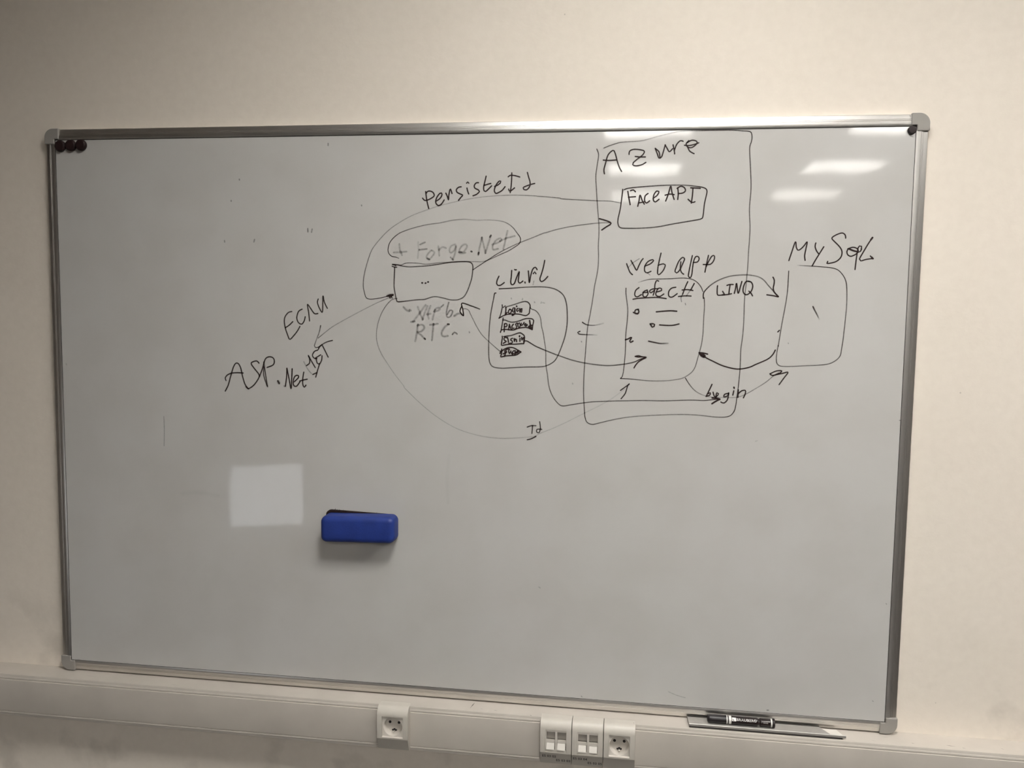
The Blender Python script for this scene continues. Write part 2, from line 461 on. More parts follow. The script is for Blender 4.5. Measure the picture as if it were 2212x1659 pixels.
# strokes of the diagram on the board: width in mm, then x z cover% (mm from the board centre)
MARKS = [
 ('handwritten_word', 'slanting word above the long returning arrow',
  '2.83:-59.7 462.7 93,-57.8 448.7 93,-55.6 438.1 93,-53.2 429.3 93|2.84:-65.9 449.6 93,-61.5 445.2 93,-54.2 446.5 93,-46.0 450.7 93,-41.8 454.7 93,-44.2 460.9 93,-50.6 463.9 93,-55.7 463.1 93,-58.8 459.2 93|2.83:-38.6 443.3 93,-30.4 448.5 93,-25.9 455.5 93,-26.9 459.9 93,-30.5 459.0 93,-35.9 452.1 93,-38.6 445.0 93,-38.0 438.9 93,-33.1 434.8 93,-26.7 438.0 93,-21.3 445.8 93|2.82:-17.8 459.3 93,-15.0 453.7 93,-12.2 445.8 93,-11.8 453.7 93,-10.2 463.3 93,-8.4 467.7 93,-5.1 458.9 93|2.81:13.5 471.9 93,8.4 471.0 93,3.9 466.7 93,4.9 461.5 93,11.2 457.9 93,17.0 455.3 93,14.0 451.8 93,8.6 445.3 93|2.80:25.6 469.2 93,27.1 463.1 93,29.3 457.8 93|2.80:24.9 479.3 93,26.9 481.4 93,29.1 479.3 93|2.79:48.9 479.8 93,44.4 479.5 93,40.5 474.3 93,41.8 469.1 93,49.0 465.5 93,51.2 462.4 93,45.5 456.8 93,38.3 454.1 93|2.78:64.5 492.4 93,62.3 482.8 93,59.7 470.7 93,60.7 463.7 93,63.8 462.3 93,68.7 466.3 93,75.8 473.2 93|2.79:60.2 474.2 93,68.6 476.7 93,74.0 478.1 93|2.78:82.1 472.3 93,88.3 474.8 93,93.6 479.1 93,94.4 482.6 93,91.8 482.9 93,86.5 477.4 93,82.6 469.7 93,81.7 462.7 93,84.9 458.4 93,90.3 460.1 93,97.4 464.4 93,103.1 471.3 93|2.77:116.5 498.3 93,116.3 485.9 93,115.4 472.0 93,113.8 459.9 93|2.77:109.5 491.1 93,113.0 493.7 93,120.1 493.6 93,126.3 492.2 93,132.5 490.4 93|2.77:110.7 466.5 93,111.6 463.1 93,115.2 463.4 93,122.2 468.9 93|2.75:147.9 499.0 93,150.2 490.8 93,153.0 482.1 93,153.6 475.2 93,151.4 469.2 93,146.2 464.9 93,140.8 466.3 93,139.9 469.3 93,144.3 471.8 93,154.0 475.2 93,162.7 477.4 93'),
 ('drawn_arrow', 'long arrow curving from the upper small box back to the dotted box',
  '2.07:333.8 438.3 55,313.3 442.0 59,284.5 443.0 62,251.4 444.8 66,216.0 447.0 70,213.9 448.6 65,188.8 450.8 60,167.9 452.4 55,166.7 453.0 51,140.1 454.2 46,113.5 454.7 42,77.8 453.2 38,42.0 449.5 34,5.9 443.1 30,-30.4 434.5 33,-54.1 427.1 37,-85.2 416.1 40,-111.0 402.9 43,-135.1 386.9 47,-155.5 367.2 50,-172.4 345.7 55,-182.7 318.7 60,-189.3 293.4 65,-191.2 273.5 80,-189.4 260.9 86,-185.6 248.2 92,-179.9 244.6 93,-170.5 244.4 94,-155.5 246.7 94,-140.5 250.2 95|3.87:-140.5 251.1 95,-134.9 253.8 95,-127.8 254.3 95|3.87:-137.7 250.2 95,-133.0 252.4 95,-128.2 252.4 95|2.52:-135.8 251.5 90,-133.6 246.6 90|2.52:-132.1 252.0 90,-129.6 247.0 90|2.51:-127.8 253.4 90,-133.0 248.8 90'),
 ('drawn_loop', 'oval loop around the rubbed-out words',
  '2.21:-115.5 328.4 60,-122.0 330.7 85,-130.3 332.4 90,-135.9 337.2 89,-138.4 344.0 88,-137.3 353.0 87,-134.1 361.0 86,-126.7 370.0 85,-116.5 378.0 77,-107.3 382.4 70,-88.8 388.7 60,-61.2 395.7 50,-30.1 400.1 46,-2.8 405.4 42,20.7 407.1 36,46.0 405.3 30,69.4 405.8 38,92.8 404.0 45,107.1 399.9 55,119.7 391.2 65,128.8 379.9 75,135.2 371.1 90,135.8 364.2 85,133.6 358.9 80,127.4 353.7 75,111.4 344.0 70,97.2 337.8 65,75.7 328.0 60,59.6 322.6 40,41.5 322.4 45,21.5 322.4 55,-2.2 321.1 56,-29.6 319.9 57,-57.1 316.7 58,-73.7 318.4 59,-94.1 319.2 60,-103.4 317.7 68,-110.8 314.6 75,-121.9 315.1 82,-128.5 315.8 90'),
 ('drawn_box', 'box holding three dots below the oval loop',
  '2.41:-128.5 315.8 95,-118.2 315.1 83,-110.8 313.4 72,-95.9 311.1 60,-73.7 312.1 65,-47.9 314.4 70,-20.4 318.7 75,-2.2 321.4 80,21.5 322.4 85,32.4 321.3 83,37.5 318.1 81,39.4 311.9 79,38.9 303.9 77,37.3 289.8 75,33.7 277.3 72,28.4 263.0 68,22.1 252.3 65,14.9 247.2 62,5.8 244.6 58,-7.1 244.8 55,-21.8 248.2 58,-36.5 250.7 60,-47.6 249.4 62,-60.5 245.1 65,-77.1 244.0 68,-95.7 241.6 70,-116.2 239.4 95,-119.9 242.6 88,-122.7 254.3 82,-125.2 268.7 75,-125.2 283.1 82,-124.3 310.0 90|2.50:-129.4 312.2 90,-126.6 310.9 90,-120.1 310.1 90|2.50:-129.0 315.9 90,-125.7 315.1 90,-121.9 313.6 90|3.55:-66.4 278.6 97,-65.6 278.6 97|3.54:-59.3 278.1 97,-58.6 278.3 97|3.54:-54.0 280.5 97,-53.3 280.6 97'),
 ('drawn_arrow', 'arrow rising from the dotted box to the upper small box',
  '2.17:39.8 306.1 85,52.4 314.6 82,70.3 326.2 80,88.2 337.7 73,107.8 348.3 65,132.7 359.8 60,159.2 370.3 55,183.8 380.2 55,185.9 380.2 55,210.9 387.4 56,242.1 393.6 57,273.1 397.6 59,293.7 399.7 60,314.3 400.0 60|2.91:293.1 407.8 95,303.9 404.8 95,312.2 401.7 95,315.9 399.2 95,314.4 396.6 95,306.2 391.5 95,298.1 385.9 95'),
 ('faded_word', 'rubbed-out grey words inside the oval loop',
  '5.28:-125.7 340.1 32,-112.7 340.9 32,-99.7 342.0 32|5.27:-114.6 356.6 32,-113.1 345.9 32,-109.0 335.2 32|5.23:-48.1 344.3 32,-54.5 337.2 32,-57.2 330.1 32,-51.7 326.5 32,-44.4 333.7 32,-40.7 340.8 32,-45.3 344.3 32|5.22:-32.6 352.4 32,-31.6 344.4 32,-30.6 334.6 32|5.22:-30.7 346.2 32,-24.3 351.5 32,-17.4 349.7 32|5.20:2.1 356.9 32,-6.1 353.3 32,-9.6 344.4 32,-6.0 340.0 32,1.3 346.3 32,3.9 355.1 32,2.8 340.9 32,-2.2 326.8 32|5.20:11.3 341.0 32,19.5 341.9 32,26.7 351.6 32,24.8 356.9 32,17.6 355.1 32,11.3 346.3 32,13.2 339.2 32,23.2 340.1 32|5.17:50.4 335.8 32,52.9 351.7 32,57.2 370.2 32|5.16:57.2 370.2 32,61.0 355.2 32,64.8 340.3 32|5.16:64.8 340.3 32,70.0 357.0 32,75.5 374.6 32|5.15:79.0 357.0 32,87.9 359.7 32,96.8 365.0 32,95.0 369.3 32,86.1 365.0 32,79.9 355.3 32,80.9 346.5 32,89.9 348.3 32|5.12:109.1 383.4 32,105.8 367.6 32,101.5 348.3 32|5.13:95.1 364.1 32,107.5 369.4 32,123.5 373.8 32|4.77:-74.9 361.1 20,-74.2 344.2 20,-75.6 329.1 20|4.77:-70.2 356.7 45,-61.0 360.8 45|4.77:-72.0 345.7 45,-57.3 347.5 45|4.74:-6.8 330.3 45,-2.2 325.9 45|4.77:-55.0 328.3 45,-51.7 326.5 45|4.72:10.4 341.0 45,15.0 341.3 45|3.77:35.5 342.8 65,36.6 342.5 65|3.74:73.8 372.0 65,75.5 374.6 65|3.76:50.4 337.6 65,50.9 340.2 65'),
 ('handwritten_word', 'short word above the four-entry box',
  '2.82:93.0 293.2 93,89.6 285.5 93,88.6 278.4 93,91.1 275.0 93,96.9 275.5 93,104.0 280.6 93|2.81:119.1 304.9 93,118.2 291.8 93,117.3 281.7 93,119.5 276.7 93,124.6 278.8 93,129.5 291.9 93,134.4 303.0 93,133.5 293.9 93,132.7 283.9 93,135.8 279.9 93,141.9 283.9 93|2.80:125.2 306.9 93,126.8 306.1 93,128.3 306.6 93|2.80:146.2 282.0 93,146.6 280.4 93|2.79:152.8 304.1 93,153.9 294.1 93,155.2 281.0 93,158.0 296.1 93,161.9 308.2 93,166.9 311.8 93,170.4 307.2 93|2.79:163.0 299.2 93,165.6 302.6 93,168.1 299.2 93|2.78:185.5 325.3 93,183.1 312.3 93,179.3 298.3 93,176.4 288.2 93,179.5 283.3 93,185.6 286.3 93,192.1 293.4 93|2.33:164.3 284.1 30,162.8 277.1 30'),
 ('drawn_box', 'rounded box with four small entries inside',
  '2.35:93.9 268.0 90,119.6 269.6 78,150.2 271.9 65,180.7 272.8 68,201.0 270.4 72,215.3 264.5 75,225.6 254.6 78,230.9 238.6 77,232.9 216.6 75,232.7 196.4 74,229.1 174.2 72,223.4 155.9 71,215.6 135.5 69,207.7 123.1 68,193.6 114.7 66,179.3 111.7 65,152.7 110.7 64,121.8 108.6 64,101.1 107.1 63,84.5 109.2 62,77.1 116.2 61,74.2 130.5 61,73.6 153.1 60,74.3 183.8 64,76.0 208.3 68,78.9 228.7 71,82.8 249.0 75,84.7 259.2 95,87.2 259.6 95'),
 ('drawn_entry', 'topmost small entry in the rounded box',
  '2.45:107.9 230.9 60,114.1 233.4 62,124.9 236.7 63,133.8 239.8 65,141.5 242.2 75,147.5 243.2 85,151.7 242.4 87,155.3 239.5 88,157.4 236.0 90,157.5 231.8 90,156.7 226.5 91,155.9 219.4 91,152.7 216.4 92,148.5 214.6 92,144.3 215.3 92,137.1 217.1 93,128.1 217.8 93,119.2 217.5 93,110.8 216.5 94,104.2 214.3 94,100.0 212.2 95,94.6 208.8 95|2.35:100.4 235.8 80,100.7 231.7 80,99.5 224.6 80,97.8 217.5 80,95.8 211.5 80,94.3 208.8 80|2.36:102.8 230.8 80,104.9 232.2 80,106.9 233.6 80|2.82:107.9 230.6 93,108.2 227.1 93,107.7 221.1 93,107.2 216.1 93|2.83:107.2 216.1 93,110.7 220.3 93|2.82:116.0 227.2 93,113.7 224.2 93,113.4 220.6 93,114.9 218.3 93,117.9 219.5 93,119.7 223.1 93,119.0 226.0 93,116.6 227.2 93|2.82:126.2 229.7 93,123.2 229.9 93,122.0 227.3 93,122.4 222.5 93,124.2 221.1 93,126.0 223.8 93,126.5 229.7 93,126.5 224.9 93,127.2 220.8 93,126.3 217.8 93,123.4 215.4 93,121.3 214.7 93|2.82:132.8 228.9 93,130.4 227.4 93,130.1 224.4 93,131.7 222.6 93,133.7 225.0 93|2.82:136.1 228.6 93,136.4 226.3 93,137.1 222.1 93|2.82:137.1 222.1 93,138.2 226.3 93,139.3 228.7 93,140.8 229.3 93,140.6 225.1 93,140.1 221.6 93|3.38:130.0 233.4 93,130.2 233.0 93|3.39:121.6 215.4 93,123.1 216.0 93'),
 ('drawn_arrow', 'line from the topmost entry running to the lower login word',
  '2.25:157.5 231.2 85,160.8 227.8 80,168.0 225.5 75,172.8 221.4 70,176.5 216.2 65,179.0 210.3 64,180.0 203.3 64,181.6 192.7 64,184.8 180.9 63,186.4 172.1 62,187.3 165.8 62,189.6 153.5 62,190.9 140.4 61,191.6 116.8 60,195.1 95.8 60,198.1 74.7 64,202.9 59.0 68,210.5 46.0 71,219.9 36.2 75,227.9 33.3 85,242.3 35.8 80,265.8 40.2 75,289.2 43.5 70,323.0 46.0 71,354.0 47.4 72,392.5 49.0 73,430.8 49.5 74,481.4 52.3 75,506.6 52.2 85,521.6 54.2 90,536.5 56.1 95|3.44:522.7 57.8 95,531.5 57.3 95,537.1 55.6 95|3.44:537.1 55.6 95,529.2 51.0 95,522.6 46.4 95'),
 ('drawn_entry', 'second small entry from the top in the rounded box',
  '2.55:102.8 209.2 85,101.9 203.3 85,100.8 195.5 85,99.1 186.0 85|2.64:102.5 205.1 80,106.7 205.1 75,112.2 203.1 70,118.8 201.2 65,124.2 201.2 69,130.2 202.4 73,137.3 204.4 77,143.3 206.9 81,149.8 208.7 85,155.2 209.1 88,160.5 208.6 90,163.5 207.4 92,165.1 204.8 95,164.3 199.5 95,163.2 193.6 95,162.7 187.0 95|2.74:97.7 180.3 95,98.3 183.0 95,99.8 185.1 95,104.0 186.1 95,111.2 186.2 95,119.6 185.2 95,125.6 185.6 95,131.6 188.0 95,137.5 189.6 95,144.7 190.6 95,150.7 190.9 95,154.9 189.9 95,158.5 188.2 95,162.4 186.7 95|2.83:105.6 197.4 93,105.4 191.5 93,105.2 181.7 93|2.83:105.6 196.8 93,108.0 198.3 93,110.4 197.5 93,111.1 194.5 93,109.6 191.8 93,106.0 191.5 93|2.83:114.2 185.7 93,115.0 191.6 93,115.8 197.6 93,116.8 192.8 93,118.4 188.7 93,120.8 185.8 93|2.83:115.0 191.6 93,117.1 191.9 93|2.83:123.9 196.8 93,121.6 194.7 93,120.7 191.1 93,122.6 187.9 93,125.0 189.1 93|2.82:133.8 198.4 93,130.8 199.6 93,128.4 197.2 93,129.7 194.2 93,130.9 191.3 93,129.2 188.3 93,126.8 186.5 93|2.82:132.9 197.8 93,133.3 193.7 93,135.1 190.5 93,137.5 192.6 93,138.3 196.1 93|2.82:136.2 199.6 93,138.0 196.1 93,139.8 199.1 93|2.82:139.8 197.3 93,140.2 194.1 93,142.8 196.2 93,145.7 200.7 93|2.82:148.2 198.6 93,146.4 196.6 93,148.2 193.6 93,151.2 194.0 93,152.7 196.1 93,150.0 197.8 93,148.2 196.3 93,150.0 195.1 93|3.38:157.0 204.7 95,158.0 198.8 95,159.6 192.3 95,161.5 187.6 95|3.38:155.4 192.8 95,157.8 194.4 95,161.9 195.3 95|3.38:156.0 192.3 95,158.4 190.5 95,161.4 188.8 95|3.38:157.8 192.9 95,160.2 190.9 95'),
 ('drawn_entry', 'third small entry from the top in the rounded box',
  '2.65:101.4 172.1 92,101.8 169.2 92,100.9 163.8 92,99.8 154.2 92,102.0 153.8 92,108.0 155.0 92,116.4 156.3 92,124.8 156.4 92,133.2 157.1 92,141.0 158.0 92,145.5 158.1 92|2.65:104.8 171.5 92,111.4 172.9 84,119.8 174.2 75,128.7 177.4 80,134.7 179.5 85,138.3 179.9 90,142.5 177.6 90,146.1 174.7 90,147.3 171.2 90,146.8 167.6 90,146.9 163.4 90,145.5 158.1 90|2.93:110.5 169.3 93,109.0 170.2 93,106.6 169.5 93,104.8 167.1 93,106.1 164.2 93,110.0 162.0 93,107.9 160.3 93,103.7 157.9 93|2.93:112.0 169.9 93,113.6 165.2 93,114.2 160.5 93|2.93:122.2 168.3 93,119.3 167.1 93,118.7 164.4 93,120.5 164.1 93,122.3 161.8 93,122.4 159.4 93,118.8 158.2 93,115.2 157.5 93|2.93:125.9 167.8 93,126.5 162.5 93|2.93:127.1 164.9 93,128.9 167.3 93,130.4 166.1 93,131.0 162.0 93|2.92:137.8 168.3 93,137.8 162.7 93|2.92:141.4 170.5 93,141.5 164.5 93,143.2 167.8 93,145.6 169.3 93|3.77:136.9 173.2 95,136.9 172.6 95|3.77:145.6 169.9 95,146.3 165.8 95,146.0 161.6 95'),
 ('drawn_arrow', 'arrow from the third entry into the code box',
  '2.35:147.2 163.4 100,149.3 163.9 97,152.3 163.5 94,157.1 160.9 91,163.7 156.9 88,170.4 153.2 84,180.0 149.2 79,189.6 145.3 75,198.0 142.2 72,206.3 139.1 68,214.6 136.2 65,243.1 127.1 62,269.3 121.6 60,300.6 117.9 64,321.3 117.5 68,347.0 120.7 71,367.4 125.3 75,380.0 131.3 85,391.4 135.4 95|2.66:369.9 136.9 95,376.2 138.3 95,383.6 136.3 95,391.7 135.5 95,383.7 130.8 95,376.6 126.0 95,371.3 119.5 95,368.2 113.9 95|2.66:370.9 136.4 95,376.3 135.6 95,383.6 136.3 95'),
 ('drawn_entry', 'lowest small entry in the rounded box',
  '2.75:100.6 145.9 93,100.6 139.9 93,100.1 135.1 93,98.9 130.3 93,108.3 132.3 93,120.3 133.5 93,127.5 134.2 93,132.9 135.8 93,136.5 138.6 93,140.0 141.0 93|2.75:100.3 141.1 93,105.1 145.4 93,111.1 148.5 93,117.1 149.8 93,122.5 149.6 93,127.9 147.9 93,134.0 144.5 93,140.0 141.3 93|2.93:115.3 146.8 95,111.7 146.1 95,106.3 142.4 95,107.6 140.1 95,110.6 140.1 95|2.94:110.0 141.9 95,108.2 136.5 95,106.5 131.7 95|2.94:104.0 136.4 95,108.2 139.2 95|2.93:116.5 146.2 95,114.8 142.6 95,115.4 139.0 95,116.7 136.7 95,118.4 140.3 95,119.6 143.9 95,119.6 140.3 95,122.7 135.6 95|2.93:128.6 143.2 95,125.0 143.1 95,122.9 140.4 95,123.9 137.4 95,125.4 137.1 95|2.93:128.0 140.5 95,128.1 134.5 95|3.78:129.3 139.0 95,132.2 141.2 95,134.6 143.6 95|3.78:129.9 138.4 95,132.9 139.7 95,135.2 142.4 95|2.47:97.5 137.2 85,97.6 138.4 85|2.47:97.5 137.5 85,98.4 139.9 85,98.8 142.3 85'),
 ('drawn_arrow', 'thin arrow from the lowest entry up to the rubbed-out words',
  '2.09:97.9 141.1 75,91.2 146.3 70,84.5 151.9 65,79.0 156.5 60,72.4 162.3 55,58.8 175.3 53,48.2 191.5 52,41.8 203.7 50,35.4 215.9 52,31.2 224.0 55,24.9 227.0 57,19.1 226.3 60|2.56:54.1 226.7 70,37.4 232.6 90,17.5 238.1 95,19.1 225.9 94,20.9 212.6 93,14.5 218.7 92,13.5 223.8 91,16.5 230.9 90'),
 ('faded_word', 'upper rubbed-out grey word below the dotted box',
  '5.80:-104.8 228.4 42,-99.4 222.7 42,-94.1 220.7 42|5.79:-91.5 223.0 42,-90.5 222.4 42|5.80:-88.7 198.5 42,-82.3 199.4 42|5.73:2.0 212.3 42,10.4 217.2 42,18.7 215.6 42|5.76:-59.1 233.1 30,-69.7 218.5 30,-84.4 199.8 30|5.78:-75.0 228.8 30,-69.6 214.4 30,-64.9 204.2 30|5.78:-64.9 204.2 30,-59.1 220.7 30,-54.9 231.1 30|5.76:-48.6 231.2 30,-53.8 216.7 30,-52.2 206.4 30|5.75:-39.0 223.1 30,-41.7 212.8 30,-43.8 204.5 30|5.76:-40.1 220.6 30,-30.6 223.2 30,-28.5 228.3 30,-35.9 227.2 30,-39.0 223.1 30|5.76:-48.5 215.7 30,-54.8 214.6 30|4.30:-10.3 238.8 50,-13.8 225.4 50,-14.8 215.2 50,-12.6 209.1 50,-6.3 211.2 50,-1.8 221.5 50,-7.5 223.5 50,-12.7 215.2 50|4.31:-25.4 230.4 50,-21.6 234.0 50'),
 ('faded_word', 'lower rubbed-out grey capitals below the dotted box',
  '5.79:-74.8 192.7 38,-76.9 177.2 38,-80.0 159.5 38|5.79:-74.8 191.7 38,-65.3 192.8 38,-61.0 186.7 38,-67.4 179.4 38,-74.8 177.2 38,-67.3 171.1 38,-59.9 164.0 38|5.77:-48.4 193.1 38,-33.6 195.4 38|5.77:-42.0 194.2 38,-43.6 175.7 38,-45.0 162.2 38|5.75:-10.4 194.7 38,-18.8 188.4 38,-25.0 176.0 38,-20.8 169.9 38,-12.3 171.0 38|3.35:-1.9 174.3 55,2.3 178.5 55,7.6 175.5 55|3.38:-60.9 165.0 55,-59.2 163.8 55|3.35:-12.1 195.1 55,-9.4 194.7 55'),
 ('drawn_arrow', 'thin arrow from the dotted box down to the left words',
  '2.13:-135.2 247.8 60,-161.9 236.6 42,-192.8 221.3 41,-224.0 204.9 40,-255.4 187.4 45,-272.3 175.1 50,-289.2 161.7 75|2.38:-283.8 187.6 85,-287.0 173.8 50,-293.4 157.6 40,-297.7 145.4 60,-295.6 141.8 70,-289.3 142.5 75,-276.6 150.8 80,-268.2 154.6 85,-258.3 157.2 90'),
 ('drawn_arrow', 'long thin curve sweeping from the dotted box under the code box',
  '2.13:-118.8 246.4 60,-131.1 242.9 57,-143.3 229.9 55,-153.6 211.9 53,-160.8 189.9 52,-162.9 169.9 50,-160.8 152.0 45,-153.6 134.1 40,-141.2 114.3 36,-124.6 90.6 33,-104.0 65.0 34,-103.2 62.0 35,-77.4 37.6 33,-58.1 21.4 32,-36.6 5.2 30,-7.7 -12.2 29,21.7 -24.7 28,60.7 -34.0 26,99.3 -37.5 25,118.5 -36.4 24,145.3 -34.1 22,169.4 -31.1 26,182.6 -24.0 30,206.3 -13.9 26,232.5 -1.1 22,250.7 8.8 21,276.6 22.8 19,302.4 36.7 18,322.9 49.1 17,340.7 62.7 16,350.8 70.8 15|2.41:342.5 68.0 88,352.4 75.6 88,360.4 81.9 88,356.9 78.5 88,354.7 71.1 88,351.8 61.7 88,344.2 51.3 88'),
 ('handwritten_word', 'slanting capitals beside the thin arrow',
  '2.69:-347.0 216.3 85,-354.4 214.2 85,-361.9 205.0 85,-363.5 194.8 85,-361.1 180.7 85,-357.0 168.6 85,-351.7 158.0 85,-342.1 166.8 85,-334.6 176.1 85,-329.2 185.3 85|2.70:-361.1 182.3 85,-352.5 187.9 85,-345.0 195.1 85|2.68:-324.2 221.6 85,-332.1 216.5 85,-335.8 203.3 85,-332.3 193.3 85,-324.9 190.4 85,-319.6 197.5 85,-317.4 205.6 85|2.68:-307.9 197.3 85,-309.9 215.8 85,-312.3 231.8 85,-305.7 223.9 85,-297.3 212.9 85,-289.9 213.0 85|2.66:-288.7 243.1 85,-290.4 236.1 85,-286.7 225.1 85,-280.0 215.8 85,-278.7 234.2 85,-278.2 249.9 85,-275.1 236.3 85,-268.9 224.3 85'),
 ('handwritten_word', 'small steep capitals below the thin arrowhead',
  '2.70:-315.0 103.4 90,-308.6 108.6 90,-308.5 117.8 90,-311.6 125.2 90,-304.3 112.8 90,-296.3 99.8 90|2.69:-290.4 136.4 90,-297.8 133.2 90,-302.1 125.0 90,-297.9 119.0 90,-292.6 118.7 90|2.69:-294.7 120.1 90,-284.1 126.4 90|2.69:-293.7 118.1 90,-291.6 109.0 90,-286.3 107.7 90,-282.1 115.3 90,-281.0 124.4 90|2.68:-288.9 138.5 90,-286.1 143.6 90,-280.8 148.1 90|2.68:-279.8 145.7 90,-273.5 133.7 90,-267.7 122.3 90|2.69:-286.3 108.1 90,-290.6 94.8 90,-295.0 79.5 90|2.70:-301.3 84.8 90,-292.8 88.7 90|2.40:-321.3 111.4 35,-312.9 96.3 35,-304.5 86.4 35'),
 ('handwritten_word', 'large joined capitals farthest left on the board',
  '2.87:-497.8 44.5 88,-491.1 57.1 88,-485.3 75.9 88,-478.5 96.7 88,-472.9 104.6 88,-467.5 104.1 88,-462.2 95.0 88,-458.1 76.6 88,-452.9 60.2 88,-445.4 50.5 88|2.87:-495.9 67.4 88,-497.4 72.5 88,-492.9 78.8 88,-483.0 83.2 88,-469.9 84.5 88,-456.9 84.2 88|2.85:-450.8 55.1 88,-445.4 51.1 88,-433.4 58.6 88,-422.4 73.3 88,-421.2 81.6 88,-430.8 93.7 88,-438.2 103.8 88,-436.0 107.9 88,-426.2 110.6 88,-420.9 106.2 88|2.84:-420.2 77.5 88,-413.5 94.1 88,-406.8 114.7 88,-398.1 120.0 88,-389.5 118.1 88,-386.4 111.0 88,-389.7 102.8 88,-402.7 97.4 88|2.64:-402.1 56.3 75,-406.1 79.9 75,-410.1 108.5 75|2.63:-410.2 98.2 75,-410.4 79.8 75,-403.1 57.3 75|7.07:-378.3 67.8 95,-376.8 65.2 95|3.03:-365.3 58.7 40,-364.4 57.9 40'),
 ('handwritten_word', 'small word right of the big dot at lower left',
  '2.82:-358.7 96.3 90,-359.5 78.9 90,-362.3 58.4 90|2.82:-358.7 96.3 90,-354.6 77.0 90,-349.9 53.6 90,-348.2 75.1 90,-347.0 95.6 90|2.82:-342.9 68.1 90,-333.2 77.5 90,-334.3 82.0 90,-340.7 80.4 90,-344.6 71.1 90,-344.1 60.9 90,-337.7 59.0 90,-330.1 68.4 90|2.80:-321.4 89.0 90,-323.7 75.7 90,-323.8 63.5 90,-320.6 57.4 90,-317.0 61.6 90|2.81:-330.1 70.4 90,-321.6 72.7 90,-314.1 74.5 90'),
 ('drawn_frame', 'tall outline enclosing the upper small box and the code box',
  '2.25:284.7 542.9 100,287.6 535.8 88,288.3 528.8 75,286.1 511.6 72,284.0 491.4 70,285.6 467.0 68,287.6 442.5 65,290.2 416.0 62,292.1 395.6 60,292.6 375.1 61,291.8 354.5 62,292.7 334.0 62,292.0 309.2 63,288.0 284.4 64,286.4 277.5 65,282.5 244.6 66,278.5 218.9 66,274.4 194.9 67,272.2 167.2 68,270.9 143.2 69,269.6 117.2 70,268.8 93.0 70,268.7 70.7 71,269.3 52.0 72,270.0 39.7 75,271.4 24.0 82,273.0 10.8 90,277.1 1.7 85,287.6 -2.5 80,300.6 0.6 75,323.9 7.1 60,354.8 13.9 45,393.3 18.5 49,457.0 23.0 52,494.9 22.9 56,532.7 20.1 60,555.2 22.1 85,564.9 31.4 84,568.2 43.1 82,570.0 61.2 81,572.0 82.2 80,573.4 105.8 75,574.2 133.0 70,574.1 154.7 65,576.4 178.1 64,577.7 205.1 63,577.7 226.6 62,577.6 251.6 61,579.4 280.1 60,581.2 312.1 61,582.1 347.5 62,582.7 365.3 64,583.0 391.3 65,580.5 425.2 69,582.0 465.0 73,579.6 504.6 76,576.7 540.1 80,579.7 553.8 84,580.4 561.7 88,578.7 569.9 91,573.2 572.6 95,561.4 573.7 91,549.7 574.9 88,530.1 575.6 84,490.7 575.5 80,461.0 575.3 40,441.1 574.1 35,421.3 570.0 32,401.4 565.3 30,371.4 557.8 45,341.1 556.2 55,326.9 554.4 65,310.8 549.6 70,298.6 544.8 75'),
 ('handwritten_word', 'large heading at the top of the tall outline',
  '2.70:300.8 495.3 93,299.6 503.4 93,302.4 515.5 93,307.1 531.6 93,316.1 539.9 93,320.3 535.4 93,325.8 517.2 93,330.1 506.1 93,334.0 499.4 93|2.70:298.1 521.6 93,309.4 520.8 93,323.7 521.7 93|2.68:347.8 532.1 93,348.7 538.1 93,355.7 541.4 93,367.8 540.8 93,377.0 537.7 93,374.1 530.7 93,364.2 522.8 93,356.3 515.9 93,355.4 511.9 93,361.5 509.8 93,372.6 511.7 93,380.6 516.2 93|2.68:360.1 527.9 93,370.2 526.8 93,379.3 526.7 93|2.66:398.0 542.8 93,402.3 532.4 93,405.6 524.4 93,410.5 526.3 93,414.2 538.2 93,416.9 549.2 93|2.66:399.0 542.0 93,405.2 536.4 93,407.5 526.3 93|2.65:416.9 549.2 93,421.1 542.1 93,425.3 536.1 93,431.1 541.6 93|2.65:431.9 549.0 93,434.6 538.0 93,435.4 532.0 93|2.65:434.6 538.0 93,438.9 549.9 93,445.6 556.7 93,450.7 555.7 93|2.64:453.9 548.1 93,463.8 547.5 93,475.7 550.4 93,480.6 552.3 93|2.64:457.7 552.6 93,467.5 557.4 93,476.5 555.3 93,476.7 550.3 93,467.9 543.5 93,459.9 544.6 93,456.8 550.6 93,461.6 556.5 93|2.64:459.9 544.6 93,464.2 536.6 93,472.3 531.9 93'),
 ('drawn_box', 'upper small box with a name written in it',
  '2.43:337.3 464.6 100,335.3 444.4 97,333.1 426.1 95,329.5 407.8 92,329.7 397.6 88,335.0 390.0 84,355.5 389.0 80,375.9 389.4 65,406.3 391.8 71,436.4 397.5 78,466.3 402.5 84,488.2 406.5 90,492.1 408.5 97,493.8 417.5 97,495.2 435.6 96,497.8 449.6 96,499.4 459.5 96,497.3 464.5 95,490.2 467.6 95,474.2 470.1 77,454.2 471.9 60,424.1 472.1 66,394.0 470.7 73,363.6 468.5 79,347.4 466.6 86,340.4 464.2 92'),
 ('handwritten_word', 'name written in the upper small box',
